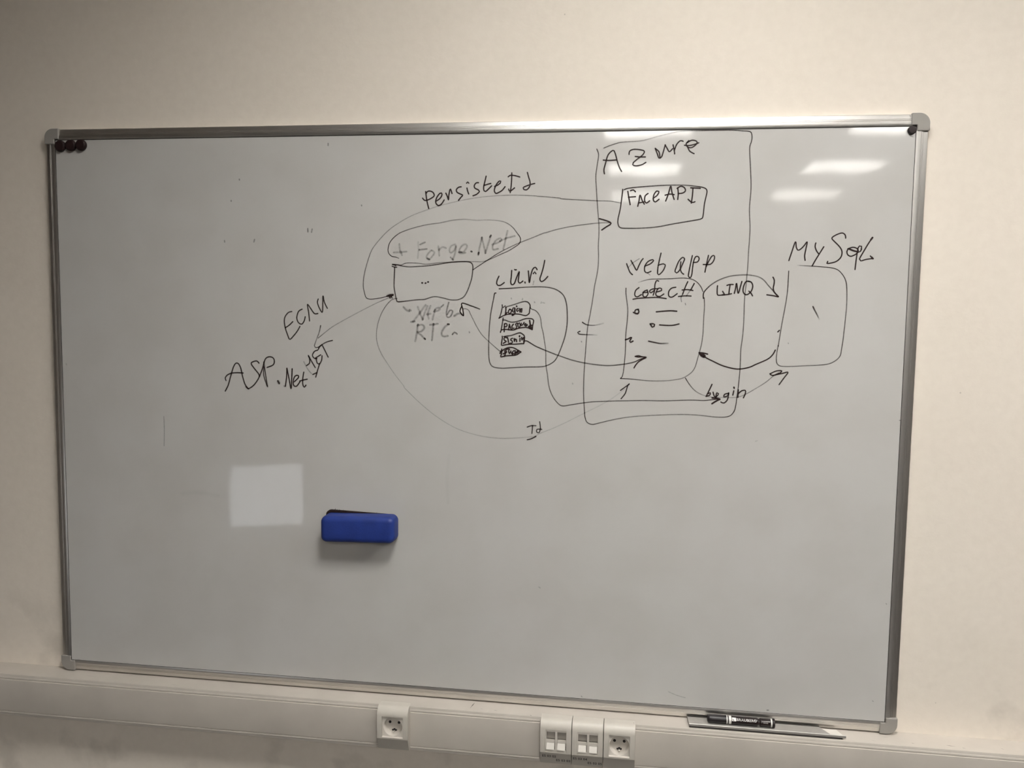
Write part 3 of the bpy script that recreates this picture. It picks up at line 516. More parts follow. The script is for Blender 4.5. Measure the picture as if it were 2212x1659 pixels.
  '2.79:347.2 460.5 95,349.5 448.3 95,352.3 435.1 95|2.78:352.6 462.1 95,357.7 463.5 95,361.8 460.0 95|2.79:348.9 449.4 95,362.1 450.3 95|2.78:367.2 432.0 95,369.4 442.2 95,371.1 453.3 95,375.5 443.1 95,379.7 436.0 95|2.78:368.5 438.1 95,378.6 440.1 95|2.77:386.3 456.2 95,381.3 452.2 95,380.1 443.1 95,383.7 438.0 95,389.7 442.1 95|2.77:396.6 447.1 95,404.5 453.1 95,407.4 460.1 95,403.3 461.2 95,398.0 454.1 95,397.1 444.0 95,400.9 440.0 95,407.8 445.0 95|2.76:421.0 441.9 95,425.6 455.0 95,429.8 470.0 95,432.6 457.9 95,437.0 444.9 95|2.76:419.7 453.0 95,428.7 455.0 95,436.7 453.9 95|2.75:443.3 466.9 95,444.7 455.9 95,444.0 444.8 95|2.75:442.4 465.9 95,449.3 469.9 95,456.4 466.8 95,458.1 460.8 95,452.7 456.8 95,444.7 455.9 95|2.74:468.3 466.7 95,480.3 466.1 95,486.3 465.6 95|2.74:472.4 465.7 95,471.8 451.7 95,470.2 437.7 95|2.75:464.0 444.7 95,471.2 438.7 95,476.8 440.0 95'),
 ('handwritten_word', 'two words above the code box',
  '2.63:348.4 319.7 90,351.9 310.7 90,355.7 302.6 90,360.3 298.5 90|2.63:356.9 326.1 90,362.6 316.2 90,368.2 307.2 90,371.6 314.4 90,376.7 325.3 90,380.2 329.8 90|2.62:384.2 315.4 90,394.8 320.0 90,400.9 326.3 90,399.1 328.1 90,390.2 324.4 90,384.2 315.4 90,384.1 305.5 90,389.0 302.3 90,396.1 305.2 90|2.61:414.8 340.7 90,412.4 329.0 90,409.7 312.8 90,409.3 301.1 90,411.5 298.5 90,418.5 304.8 90,422.7 312.9 90,423.5 318.3 90,419.8 320.1 90,410.1 317.3 90|2.59:460.4 330.2 90,456.8 332.8 90,449.9 325.6 90,445.0 313.1 90,442.9 305.0 90,446.2 302.3 90,452.2 308.6 90,457.2 320.3 90,460.5 328.4 90|2.60:453.5 323.9 90,453.0 311.3 90,455.6 303.3 90,459.6 300.2 90|2.59:475.3 336.1 90,473.0 324.0 90,470.0 306.1 90,469.1 296.2 90,473.1 293.5 90,475.5 300.7 90,476.5 313.3 90,478.3 325.8 90,481.5 333.8 90,485.9 334.7 90,488.7 330.3 90,485.4 324.0 90,477.5 323.1 90|2.58:506.1 336.6 90,503.1 320.5 90,500.5 304.5 90|2.58:502.4 315.2 90,508.1 327.7 90,513.1 335.7 90,517.5 335.8 90,516.9 327.7 90,510.2 319.7 90,497.0 319.1 90|2.00:351.9 312.5 50,360.6 321.6 50,373.0 329.8 50|1.99:389.9 301.9 50,394.5 298.0 50'),
 ('drawn_box', 'code box with bullet lines inside',
  '2.27:372.4 283.4 20,384.9 287.4 50,397.4 289.9 72,417.1 290.4 73,434.9 291.1 74,458.0 292.5 75,474.0 290.9 77,484.8 285.6 78,493.1 276.7 79,497.8 266.8 80|2.15:500.8 254.3 80,501.8 236.4 65,501.1 218.3 64,500.8 200.3 63,500.5 182.2 62,498.5 164.1 61,495.4 149.5 59,491.4 133.0 58,487.5 118.4 57,481.5 108.2 56,471.1 99.7 55,458.7 94.0 48,431.8 89.6 42,404.8 88.6 54,377.5 90.1 65,359.3 91.5 82,341.9 92.0 100|2.19:348.4 271.7 100,348.6 261.7 85,350.8 245.4 70,353.0 230.8 71,353.0 216.3 73,351.9 201.6 74,350.2 177.8 76,350.4 155.8 77,349.2 128.2 79,347.1 104.2 80,344.6 94.9 90,341.9 92.0 100'),
 ('handwritten_word', 'underlined words at the top of the code box',
  '2.63:373.6 272.9 92,367.4 267.4 92,365.9 258.3 92,370.5 254.7 92,378.5 259.3 92|2.63:389.9 268.5 92,382.8 264.8 92,382.2 256.6 92,387.6 254.9 92,391.9 261.3 92,390.0 267.6 92|2.63:382.0 263.5 92,391.0 264.0 92|2.62:411.5 286.2 92,408.2 287.6 92,404.9 280.4 92,404.3 267.7 92,401.9 258.7 92|2.62:410.9 271.4 92,399.8 270.4 92,394.5 266.7 92,397.3 263.1 92,403.4 267.7 92|2.62:408.9 265.1 92,417.8 267.9 92,417.7 271.5 92,412.3 272.3 92,408.0 266.0 92,407.3 258.7 92,414.5 256.1 92,422.4 261.0 92|2.64:362.8 250.1 92,373.3 252.0 92,391.2 253.5 92,409.2 254.2 92,418.2 253.4 92,427.2 252.1 92|2.61:445.2 274.4 92,437.3 272.6 92,432.1 266.2 92,432.4 257.2 92,438.7 255.1 92,448.3 261.9 92|2.60:468.0 285.4 92,463.9 275.5 92,459.0 261.1 92|2.60:480.5 281.9 92,474.7 270.2 92|2.61:457.9 269.2 92,467.6 270.1 92,478.3 268.5 92|2.61:451.1 256.5 92,462.6 257.9 92,475.1 257.6 92|2.16:459.0 261.1 50,456.0 253.8 50,457.3 246.6 50|2.15:474.7 270.2 50,469.6 263.0 50,466.2 257.5 50|2.16:464.5 243.1 50,465.3 240.4 50'),
 ('bullet_dot', 'upper bullet in the code box',
  '2.92:373.8 230.2 93,368.4 229.2 93,366.8 223.7 93,372.3 221.1 93,374.9 225.7 93,372.9 230.2 93|2.92:364.1 224.1 93,368.6 221.9 93,373.1 222.4 93'),
 ('bullet_dash', 'upper dash in the code box',
  '2.90:409.1 225.8 93,422.5 227.2 93,436.8 228.3 93,448.4 227.5 93'),
 ('bullet_dot', 'middle bullet in the code box',
  '3.10:397.7 201.8 93,401.6 202.4 93,406.2 201.0 93,405.4 197.0 93,401.8 195.5 93,398.1 201.4 93'),
 ('bullet_dash', 'middle dash in the code box',
  '2.73:416.1 200.2 90,428.7 199.5 90,441.2 199.7 90,453.6 202.6 90'),
 ('bullet_dot', 'lowest crooked bullet in the code box',
  '3.12:350.0 169.6 95,355.4 171.5 95,361.7 174.7 95,358.3 167.0 95,360.1 164.6 95,364.6 167.1 95'),
 ('bullet_dash', 'lowest dash in the code box',
  '2.74:395.7 167.6 97,406.3 165.5 88,418.9 163.5 80,433.3 164.3 35'),
 ('drawn_equals_sign', 'equals sign crossing the tall outline',
  '2.41:263.6 203.0 97,270.6 198.9 81,279.9 197.2 65,290.9 197.9 43,305.4 201.8 20|2.41:259.0 184.9 97,254.4 182.6 90,257.2 179.5 82,265.5 178.6 75,278.4 178.4 45,293.2 177.9 15|2.32:262.3 164.7 50,262.7 163.7 50'),
 ('drawn_arrow', 'arching arrow from the code box to the far right box',
  '2.33:499.1 253.4 100,498.8 261.5 92,502.1 268.7 85,514.9 281.3 62,532.2 291.3 60,553.0 297.7 57,577.3 299.7 55,591.2 298.5 52,603.3 295.7 50,613.0 289.4 55,621.3 279.8 60,629.4 271.0 70,637.7 261.4 80,641.2 258.2 90|2.72:629.6 295.4 95,632.1 290.3 95,632.1 282.3 95,630.9 274.2 95,633.6 266.2 95,641.3 257.9 95,633.0 259.7 95,619.6 261.5 95'),
 ('handwritten_word', 'capitals under the arching arrow',
  '2.67:525.3 277.9 93,525.0 268.9 93,526.2 260.3 93,533.2 260.0 93,539.4 260.5 93|2.67:535.6 267.2 93,539.3 261.0 93|2.67:543.5 279.1 93,548.5 280.7 93,554.9 280.8 93|2.66:549.3 280.2 93,548.1 270.2 93,547.6 262.1 93|2.67:534.8 260.6 93,544.4 261.2 93,552.3 262.9 93|2.66:557.8 263.8 93,559.9 273.5 93,561.4 283.3 93,565.0 263.9 93,568.5 275.2 93,571.3 286.6 93|2.65:586.3 286.7 93,579.2 286.7 93,574.8 276.9 93,574.4 267.2 93,578.5 261.6 93,584.1 262.4 93,590.1 269.0 93,592.2 278.7 93,588.7 285.9 93,583.1 287.5 93|2.65:585.4 268.1 93,589.5 264.1 93,592.4 259.3 93'),
 ('handwritten_word', 'large heading above the far right box',
  '2.62:658.0 327.7 95,662.5 343.4 95,668.7 363.3 95,670.7 353.0 95,674.0 347.4 95,679.3 349.8 95,685.2 356.2 95,690.4 363.3 95,688.6 349.8 95,686.8 337.1 95,688.0 328.3 95|2.60:706.4 361.0 95,705.4 354.6 95,708.1 346.7 95,712.1 341.2 95|2.59:721.3 353.9 95,713.7 340.4 95,706.6 327.6 95,701.6 317.7 95|2.58:760.7 370.6 95,759.7 376.1 95,754.9 380.0 95,747.4 378.5 95,738.4 373.7 95,735.5 369.8 95,740.3 364.2 95,748.4 356.3 95,754.1 348.4 95,755.2 340.5 95,752.5 332.6 95,743.6 325.4 95,728.4 322.2 95,729.7 326.1 95|2.58:765.5 350.1 95,774.5 353.2 95,782.2 350.9 95,784.7 346.2 95,781.1 340.6 95,772.2 336.2 95,766.0 339.0 95,764.1 345.3 95,766.9 350.9 95|2.57:789.8 350.1 95,790.4 354.9 95,786.5 355.6 95,783.7 350.1 95,784.8 343.8 95,788.5 345.4 95,790.6 350.1 95|2.57:783.2 345.4 95,781.7 329.6 95,780.5 311.4 95|2.56:809.3 371.4 95,803.0 361.2 95,794.6 345.4 95,787.7 331.2 95,790.1 327.6 95,799.9 330.4 95,811.9 332.1 95|2.57:807.2 336.8 95,812.4 331.8 95|3.58:809.3 371.4 95,806.9 367.8 95|3.61:768.5 349.8 95,776.3 346.6 95,782.8 345.1 95|3.59:810.0 334.1 95,811.9 332.1 95'),
 ('drawn_box', 'tall empty box farthest right on the board',
  '2.18:674.4 318.7 15,686.8 317.9 50,702.4 317.2 85,721.0 315.7 88,736.4 314.3 92,748.9 310.4 90,758.5 300.9 88,764.4 289.8 87,766.9 277.1 85,768.0 259.6 62,768.2 238.8 65,767.0 214.8 67,765.7 192.3 70,764.3 173.0 72,762.6 158.4 75,760.9 146.6 75,753.6 137.5 72,740.2 130.0 68,718.8 126.8 65,697.3 125.5 63,671.3 123.5 62,657.4 123.2 60,648.7 124.4 68,643.2 129.7 75,641.9 142.3 70,644.5 164.9 65,644.7 161.0 65,647.6 188.7 70,650.6 211.4 70,654.3 237.4 70,657.2 261.6 77,658.1 277.7 85,658.3 292.1 92,658.5 307.4 100|2.62:706.4 239.6 85,710.6 231.6 72,714.9 223.7 60,719.1 215.7 12|2.65:642.8 190.2 95,645.4 193.0 95|2.30:663.2 168.7 40,663.5 168.0 40'),
 ('drawn_arrow', 'thick arrow from the far right box back to the code box',
  '2.66:639.3 154.5 95,634.7 145.5 95,625.3 136.5 95,603.6 125.9 95,591.4 120.0 95,574.3 116.3 95,559.3 117.2 95,539.3 122.4 95,521.5 130.4 95,508.8 136.6 95,497.3 144.5 95|3.07:494.6 146.7 95,501.7 146.3 95,510.6 144.3 95|3.07:494.6 146.7 95,498.3 140.5 95,504.6 137.9 95,506.3 140.6 95,500.0 145.0 95,502.8 138.7 95'),
 ('drawn_arrow', 'thin arrow from the code box under the login word to the far right box',
  '2.09:469.4 95.9 95,477.9 83.2 80,488.3 71.8 55,501.2 64.4 48,516.4 60.2 42,543.9 59.2 35,571.3 60.7 42,588.4 68.1 50,605.3 78.7 45,624.5 92.0 55,638.8 105.1 65,647.1 110.3 70|2.49:631.3 108.2 92,643.3 114.1 92,653.1 114.3 92,648.4 109.1 92,636.3 105.0 92,631.3 108.2 92|2.49:636.3 105.0 92,653.3 109.2 92,664.9 112.0 92,658.5 101.7 92,649.2 87.5 92'),
 ('handwritten_word', 'lower word crossed by the tall outline',
  '2.62:521.1 84.5 93,516.5 73.5 93,510.7 60.5 93|2.63:511.2 60.9 93,517.7 63.4 93,518.5 68.0 93,514.3 66.1 93|2.63:523.8 69.1 93,526.7 61.0 93,531.1 61.1 93,534.5 66.6 93,530.9 68.4 93,529.4 59.2 93|2.61:563.5 72.9 93,562.0 64.7 93|2.61:572.2 74.9 93,571.9 60.4 93|2.61:572.5 67.7 93,578.5 73.3 93,585.5 74.4 93,585.7 68.0 93,582.5 59.8 93|3.42:563.6 79.8 95,564.0 78.5 95|2.62:553.6 67.9 93,546.2 65.6 93,545.1 60.5 93,552.5 63.3 93,554.0 69.7 93,552.0 55.5 93,545.5 48.4 93,539.7 50.0 93'),
 ('handwritten_word', 'tiny word on the long thin curve',
  '2.57:155.7 -12.1 78,163.7 -9.1 78,173.0 -8.8 78|2.57:166.3 -9.0 78,165.3 -24.6 78|2.56:180.8 -0.6 78,182.4 -13.3 78,179.9 -22.7 78,175.1 -21.6 78,175.8 -16.2 78,185.1 -15.9 78|2.58:156.1 -38.3 85,164.1 -35.9 85,173.4 -31.0 85'),
 ('ink_speck', '',
  '2.30:-640.5 -15.3 40,-640.2 -45.7 40,-641.5 -79.4 40'),
 ('ink_speck', '',
  '2.97:-459.6 490.7 50,-459.3 489.4 50'),
 ('ink_speck', '',
  '3.01:-494.5 363.4 50,-494.2 361.0 50'),
 ('ink_speck', '',
  '2.98:-428.9 361.2 50,-427.6 365.9 50'),
 ('ink_speck', '',
  '2.94:-310.5 388.5 50,-310.2 382.3 50'),
 ('ink_speck', '',
  '2.93:-301.0 387.4 50,-302.3 381.5 50'),
 ('ink_speck', '',
  '2.88:-265.5 561.4 50,-265.6 557.6 50'),
 ('ink_speck', '',
  '2.89:-194.7 436.2 50,-194.4 435.2 50'),
 ('ink_speck', '',
  '2.98:-478.4 446.9 50,-478.2 445.7 50'),
 ('ink_speck', '',
  '2.67:-868.5 94.7 25,-867.4 92.7 25'),
 ('ink_speck', '',
  '2.43:184.8 -345.4 25,187.7 -347.2 25'),
 ('ink_speck', '',
  '2.26:608.7 -25.5 25,612.2 -24.4 25'),
 ('ink_speck', '',
  '2.44:651.7 -572.1 55,654.4 -571.8 55'),
 ('ink_speck', '',
  '2.26:875.4 24.3 55,877.1 24.3 55'),
 ('ink_speck', '',
  '2.30:455.1 -548.8 28,470.2 -554.5 28,488.9 -558.9 28'),
 ('ink_speck', '',
  '2.15:868.6 -337.8 40,869.5 -338.7 40'),
 ('ink_speck', '',
  '2.19:853.0 -536.6 40,854.0 -537.4 40'),
 ('ink_speck', '',
  '2.35:277.6 -572.7 40,278.6 -573.6 40'),
 ('ink_speck', '',
  '2.81:142.0 248.7 28,141.4 246.7 28'),
 ('ink_speck', '',
  '2.80:166.0 242.3 28,166.6 241.5 28'),
 ('ink_speck', '',
  '2.80:180.2 242.1 28,179.6 240.4 28'),
 ('ink_speck', '',
  '2.80:183.3 241.1 28,186.3 240.5 28'),
 ('ink_speck', '',
  '2.82:118.8 249.4 28,119.5 248.2 28'),
 ('ink_speck', '',
  '2.81:246.2 79.7 28,246.6 78.5 28'),
 ('ink_speck', '',
  '12.66:-599.9 -183.1 5,-562.2 -179.4 5,-519.4 -183.7 5'),
 ('ink_speck', '',
  '9.77:-7.2 -78.1 4,-10.8 -122.1 4,-8.4 -175.8 4'),
 ('ink_speck', '',
  '2.86:33.1 180.0 40,33.5 178.6 40'),
]
# ------------------------------------------------------------------ whiteboard
PW, PH, FW = 1.756, 1.156, 0.022          # visible panel, rail width
HX, HZ = PW / 2, PH / 2
board = thing('whiteboard', 'large wall-mounted whiteboard in an aluminium frame covered with a black marker diagram', 'whiteboard', P(0, WALL_Y, -HZ - FW))
panel = MB().box(P(-HX - .004, 0, -HZ - .004), P(HX + .004, .010, HZ + .004)).build('panel', 'whiteboard_enamel', board)
panel['label'] = 'glossy white writing surface'
# rail cross-section: (distance from outer edge, y)
RAIL = [(0, WALL_Y - .0005), (0, .0030), (.0010, .0014), (.0030, .0007), (.0088, -.0003), (.0093, .0004), (.0101, .0003), (.0106, -.0008), (.0116, -.0010), (.0120, -.0003),
        (.0128, -.0004), (.0134, -.0012), (.0178, -.0020), (.0220, -.0009), (.0220, .0030), (.0180, WALL_Y - .0005)]
CAP = 0.033
ex, ez = HX + FW, HZ + FW                  # outer half size
for nm, to3, t0, t1, mt, lb in (
        ('frame_rail', lambda a, b, t: P(t, b, ez - a), -ex + CAP - .004, ex - CAP + .004, 'brushed_aluminium', 'top aluminium rail'),
        ('frame_rail', lambda a, b, t: P(t, b, -ez + a), -ex + CAP - .004, ex - CAP + .004, 'brushed_aluminium', 'bottom aluminium rail'),
        ('frame_rail', lambda a, b, t: P(-ex + a, b, t), -ez + CAP - .004, ez - CAP + .004, 'brushed_aluminium_upright', 'left aluminium rail'),
        ('frame_rail', lambda a, b, t: P(ex - a, b, t), -ez + CAP - .004, ez - CAP + .004, 'brushed_aluminium_upright', 'right aluminium rail')):
    MB().prism(RAIL, to3, t0, t1).build(nm, mt, board, smooth=True)['label'] = lb
# thin dark strips painting in the shadow line where the rails meet the panel
g = .0016
for a, b in ((P(-HX, -.0004, HZ - g), P(HX, .001, HZ + .0005)), (P(-HX, -.0004, -HZ - .0005), P(HX, .001, -HZ + g * .4)),
             (P(-HX - .0005, -.0004, -HZ), P(-HX + g * .5, .001, HZ)), (P(HX - g * .5, -.0004, -HZ), P(HX + .0005, .001, HZ))):
    MB().box(a, b).build('rail_shadow_strip', 'shadow_line_dark', board)
# rounded grey corner caps
for sx in (-1, 1):
    for sz in (-1, 1):
        r, q = 0.019, []
        for k in range(9):
            a = math.pi / 2 * k / 8
            q.append((r - r * math.cos(a), r - r * math.sin(a)))       # from (0, r) to (r, 0), distances from the outer corner
        q += [(CAP, 0), (CAP, FW + .0005)]
        for k in range(5):
            a = math.pi / 2 * k / 4
            q.append((FW + .0025 - .002 * math.sin(a), FW + .0025 - .002 * math.cos(a)))
        q += [(FW + .0005, CAP), (0, CAP)]
        MB().prism(q, lambda a, b, t: P(sx * (ex + .0012 - a), t, sz * (ez + .0012 - b)), WALL_Y - .0002, -.0036).build('corner_cap', 'cap_plastic', board, bevel=.0016)['label'] = 'rounded grey plastic corner'


# handwriting: flat ink ribbons lying on the panel
def catmull(pts, step=0.0022):
    if len(pts) < 3:
        pts = [pts[0], tuple((a + b) / 2 for a, b in zip(pts[0], pts[1])), pts[1]]
    out = []
    n = len(pts)
    for i in range(n - 1):
        p0 = pts[max(i - 1, 0)]
        p1, p2 = pts[i], pts[i + 1]
        p3 = pts[min(i + 2, n - 1)]
        d = math.hypot(p2[0] - p1[0], p2[1] - p1[1])
        k = max(1, min(14, int(d / step)))
        for j in range(k):
            t = j / k
            c = []
            for q in range(2):
                c.append(.5 * ((2 * p1[q]) + (-p0[q] + p2[q]) * t + (2 * p0[q] - 5 * p1[q] + 4 * p2[q] - p3[q]) * t * t + (-p0[q] + 3 * p1[q] - 3 * p2[q] + p3[q]) * t ** 3))
            c.append(p1[2] + (p2[2] - p1[2]) * t)
            out.append(c)
    out.append(list(pts[-1]))
    return out


def ribbon(m, ink, w, pts, y):
    pts = catmull(pts)
    n = len(pts)
    h = w / 2
    rows = []
    for i in range(n):
        a, b = pts[max(i - 1, 0)], pts[min(i + 1, n - 1)]
        dx, dz = b[0] - a[0], b[1] - a[1]
        L = math.hypot(dx, dz) or 1
        rows.append((pts[i][0], pts[i][1], dx / L, dz / L, h, pts[i][2]))
    # round ends
    f, l = rows[0], rows[-1]
    pre = [(f[0] - f[2] * h * s, f[1] - f[3] * h * s, f[2], f[3], h * math.sqrt(max(0.02, 1 - s * s)), f[5]) for s in (.98, .7, .35)]
    post = [(l[0] + l[2] * h * s, l[1] + l[3] * h * s, l[2], l[3], h * math.sqrt(max(0.02, 1 - s * s)), l[5]) for s in (.35, .7, .98)]
    rows = pre + rows + post
    k = len(m.v)
    soft = (.62 if w > .00235 else .42) if w < .0042 else .15
    for (x, z, dx, dz, hh, o) in rows:
        for s, q in ((-1.12, 0.0), (-soft, 1.0), (soft, 1.0), (1.12, 0.0)):
            m.v.append(P(x - dz * hh * s, y, z + dx * hh * s))
            ink.append(o * q)
    for i in range(len(rows) - 1):
        for j in range(3):
            m.f.append((k + i * 4 + j, k + i * 4 + j + 1, k + i * 4 + 4 + j + 1, k + i * 4 + 4 + j))


layer = 0
for name, label, data in MARKS:
    m, ink = MB(), []
    for s in data.split('|'):
        w, pp = s.split(':')
        pts = []
        for t in pp.split(','):
            a, b, c = t.split(' ')
            pts.append((float(a) / 1000, float(b) / 1000, int(c) / 100))
        layer += 1
        w = float(w) / 1000
        ribbon(m, ink, w * 1.1 if .0023 < w < .0042 else w, pts, -.00012 - (layer % 60) * 4e-6)
    org = Vector(board['_org'])
    me = bpy.data.meshes.new(name)
    me.from_pydata([tuple(Vector(p) - org) for p in m.v], [], m.f)
    at = me.attributes.new('ink', 'FLOAT', 'POINT')
    at.data.foreach_set('value', ink)
    me.materials.append(MATS['dry_marker_ink'])
    o = bpy.data.objects.new(name, me)
    col.objects.link(o)
    o.parent = panel
    if label:
        o['label'] = label


# ------------------------------------------------------------------ magnets
def magnet(name, x, z, r, h, label, mat, group=None):
    t = thing(name, label, 'magnet', P(x, -.0001, z), group)
    to3 = lambda a, b, y: P(x + a, y, z + b)
    MB().lathe([(r * .97, -.0002), (r, -.001), (r, -h * .62), (r * .94, -h * .82), (r * .86, -h * .9)], to3, 36, True, True).build('rim', mat, t, smooth=True)
    MB().lathe([(r * .84, -h * .9), (r * .80, -h * .97), (r * .5, -h), (r * .1, -h)], to3, 36, True, True).build('face', mat, t, smooth=True)


magnet('board_magnet', -.8638, .5638, .0120, .0085, 'dark round magnet tucked into the upper left corner of the board, leftmost of three', 'magnet_plastic', 'three dark magnets in the upper left corner')
magnet('board_magnet', -.8394, .5648, .0120, .0080, 'dark round magnet in the middle of the three at the upper left corner', 'magnet_plastic', 'three dark magnets in the upper left corner')
magnet('board_magnet', -.8151, .5652, .0120, .0085, 'dark round magnet at the upper left corner, rightmost of three', 'magnet_plastic', 'three dark magnets in the upper left corner')
magnet('small_board_magnet', .8695, .5694, .0077, .0080, 'small black magnet alone in the upper right corner of the board', 'small_magnet')

# ------------------------------------------------------------------ eraser
er = thing('board_eraser', 'blue plastic whiteboard eraser with black felt stuck to the board', 'eraser', P(-.1940, 0, -.2615))


def rounded_block(cx, cz, w, h, rc, y0, y1, dome, skew=.004):
    """rounded rectangle swept from y0 (board side) to y1 (front) with softened front edge"""
    m = MB()
    prof = [(0, y0), (0, y1 + dome), (-dome * .08, y1 + dome * .62), (-dome * .3, y1 + dome * .3), (-dome * .62, y1 + dome * .08), (-dome * 1.1, y1)]
    ring = []
    for q in range(4):
        for k in range(7):
            ring.append((q, math.pi / 2 * (q + k / 6)))
    n = len(ring)
    v, f = [], []
    for off, y in prof:
        hw, hh, r = w / 2 + off, h / 2 + off, max(.001, rc + off)
        for q, a in ring:
            sx = 1 if q in (0, 3) else -1
            sz = 1 if q in (0, 1) else -1
            x = sx * (hw - r) + r * math.cos(a)
            z = sz * (hh - r) + r * math.sin(a)
            tz = (x / w) * skew              # held a touch askew
            v.append(P(cx + x * (1 - .0), y, cz + z + tz))
    for j in range(len(prof) - 1):
        for i in range(n):
            f.append((j * n + i, j * n + (i + 1) % n, (j + 1) * n + (i + 1) % n, (j + 1) * n + i))
    f.append(tuple(range(n)))
    f.append(tuple(reversed([(len(prof) - 1) * n + i for i in range(n)])))
    return m.add(v, f)


rounded_block(-.1925, -.2338, .1590, .0560, .013, -.0085, -.0430, .010).build('body', 'eraser_blue', er, smooth=True)
felt = rounded_block(-.1940, -.2325, .1540, .0560, .010, -.0003, -.0086, .0006, -.005).build('felt_pad', 'eraser_felt', er)
felt['label'] = 'black felt pad'
# frayed felt fibres along the top edge
m = MB()
for k in range(46):
    x = -.1940 + random.uniform(-.066, .064)
    if x > -.215 and random.random() < .55:
        continue
    z = -.2325 + .0278 - (x + .194) / .16 * .005
    L = random.uniform(.001, .0035) * (1.3 if x < -.215 else .7)
    a = random.uniform(-.5, .5)
    y = random.uniform(-.0084, -.003)
    s = random.uniform(.0006, .0016)
    m.add([P(x - s, y, z - .001), P(x + s, y, z - .001), P(x, y - .0012, z - .001), P(x + L * math.sin(a), y, z + L)], [(0, 1, 3), (1, 2, 3), (2, 0, 3), (0, 2, 1)])
fb = m.build('frayed_fibre', 'eraser_felt', felt)
fb['kind'] = 'stuff'

# ------------------------------------------------------------------ pen tray and marker
tray = thing('pen_tray', 'short grey metal pen tray clipped under the board with a marker on it', 'pen tray', P(.645, -.02, -.600))
TZ = -.5965
m = MB()
m.prism([(.4940, -.0042), (.4955, -.0350), (.7700, -.0350), (.7530, -.0042)], lambda a, b, t: P(a, b, t), TZ - .0012, TZ)
m.build('tray_floor', 'tray_metal', tray)
MB().prism([(-.0345, TZ - .0042), (-.0368, TZ - .0030), (-.0372, TZ + .0012), (-.0362, TZ + .0022), (-.0350, TZ + .0014), (-.0345, TZ)], lambda a, b, t: P(t, a, b), .4955, .7965).build('front_lip', 'tray_metal', tray, smooth=True)
MB().box(P(.4940, -.0042, TZ - .0030), P(.7530, -.0022, TZ + .0010)).build('rear_shadow_strip', 'shadow_line_dark', tray)['label'] = 'dark strip standing in for the shadow between tray and frame'  # shaded gap behind the tray, put in as a dark strip
MB().prism([(-.0345, TZ - .0060), (-.0370, TZ - .0060), (-.0374, TZ - .0034), (-.0345, TZ - .0042)], lambda a, b, t: P(t, a, b), .4960, .7900).build('lip_shadow_strip', 'shadow_line_dark', tray)['label'] = 'dark strip standing in for the shadow under the lip'  # shadow below the lip, put in as a dark strip
MB().prism([(.7556, -.0065), (.7710, -.0346), (.7950, -.0346), (.7850, -.0065)], lambda a, b, t: P(a, b, t), TZ - .0030, TZ - .0020).build('end_tab', 'flap_plastic', tray)['label'] = 'pale cut-off end of the tray'

mk = thing('whiteboard_marker', 'black whiteboard marker with white lettering lying on the pen tray', 'marker', P(.598, -.0215, TZ))
MR = .0081
MC = (-.0215, TZ + MR + .0005)
to3 = lambda a, b, t: P(t, MC[0] + a, MC[1] + b)


def turned(name, prof, mat, label=None, parent=mk):
    o = MB().lathe(prof, to3, 40).build(name, mat, parent, smooth=True)
    if label:
        o['label'] = label
    return o


turned('cap', [(.0040, .5318), (.0062, .5326), (.0074, .5345), (.0079, .5380), (.0081, .5480), (.0081, .5692)], 'marker_cap_black', 'black marker cap')
turned('cap_ring', [(.0076, .5692), (.0083, .5694), (.0083, .5712), (.0076, .5714)], 'marker_white', 'white ring')
turned('collar', [(.0070, .5714), (.0076, .5716), (.0076, .5738), (.0070, .5740)], 'marker_black')
turned('shoulder_ring', [(.0074, .5740), (.0080, .5742), (.0080, .5786), (.0078, .5788)], 'marker_white', 'white shoulder ring')
barrel = turned('barrel', [(.0078, .5788), (.0082, .5790), (.0082, .6286), (.0076, .6302)], 'marker_black', 'black printed barrel')
turned('waist', [(.0074, .6302), (.0063, .6314), (.0063, .6338), (.0076, .6350)], 'marker_black')
tailb = turned('tail_barrel', [(.0076, .6350), (.0080, .6354), (.0080, .6548), (.0078, .6552)], 'marker_black')
turned('tail_ring', [(.0078, .6552), (.0082, .6554), (.0082, .6580), (.0078, .6582)], 'marker_white', 'white tail ring')
turned('tail_plug', [(.0080, .6582), (.0091, .6586), (.0092, .6622), (.0084, .6632), (.0050, .6634)], 'marker_black', 'black tail plug')


def wrap_print(name, vs, fs, xc, ang, r, mat, parent):
    """flat print (u, v) wrapped round the marker barrel; ang = height angle of its middle above the horizontal"""
    v = []
    for u, w in vs:
        a = ang + w / r
        v.append(P(xc + u, MC[0] - r * math.cos(a), MC[1] + r * math.sin(a)))
    return MB().add(v, fs).build(name, mat, parent)


RB = .0082 + .00012
vs, fs = text_mesh('BRAUBERG', .0385, .0048)
wrap_print('lettering', vs, fs, .6078, .62, RB, 'marker_print', barrel)['label'] = 'white brand lettering'
# square emblem with a black tick in it
sq, q4 = [], []
for i in range(7):
    for j in range(7):
        sq.append((-.0040 + .0080 * i / 6, -.0036 + .0072 * j / 6))
for i in range(6):
    for j in range(6):
        q4.append((i * 7 + j, (i + 1) * 7 + j, (i + 1) * 7 + j + 1, i * 7 + j + 1))
wrap_print('emblem', sq, q4, .5838, .62, RB, 'marker_print', barrel)
tick = [(-.0030, .0006), (-.0018, .0010), (-.0008, -.0012), (.0022, .0030), (.0034, .0028), (-.0004, -.0030), (-.0014, -.0030)]
wrap_print('emblem_tick', tick, [(0, 1, 2, 6), (2, 5, 6), (2, 3, 4, 5)], .5838, .62, RB + .0001, 'marker_black', barrel)
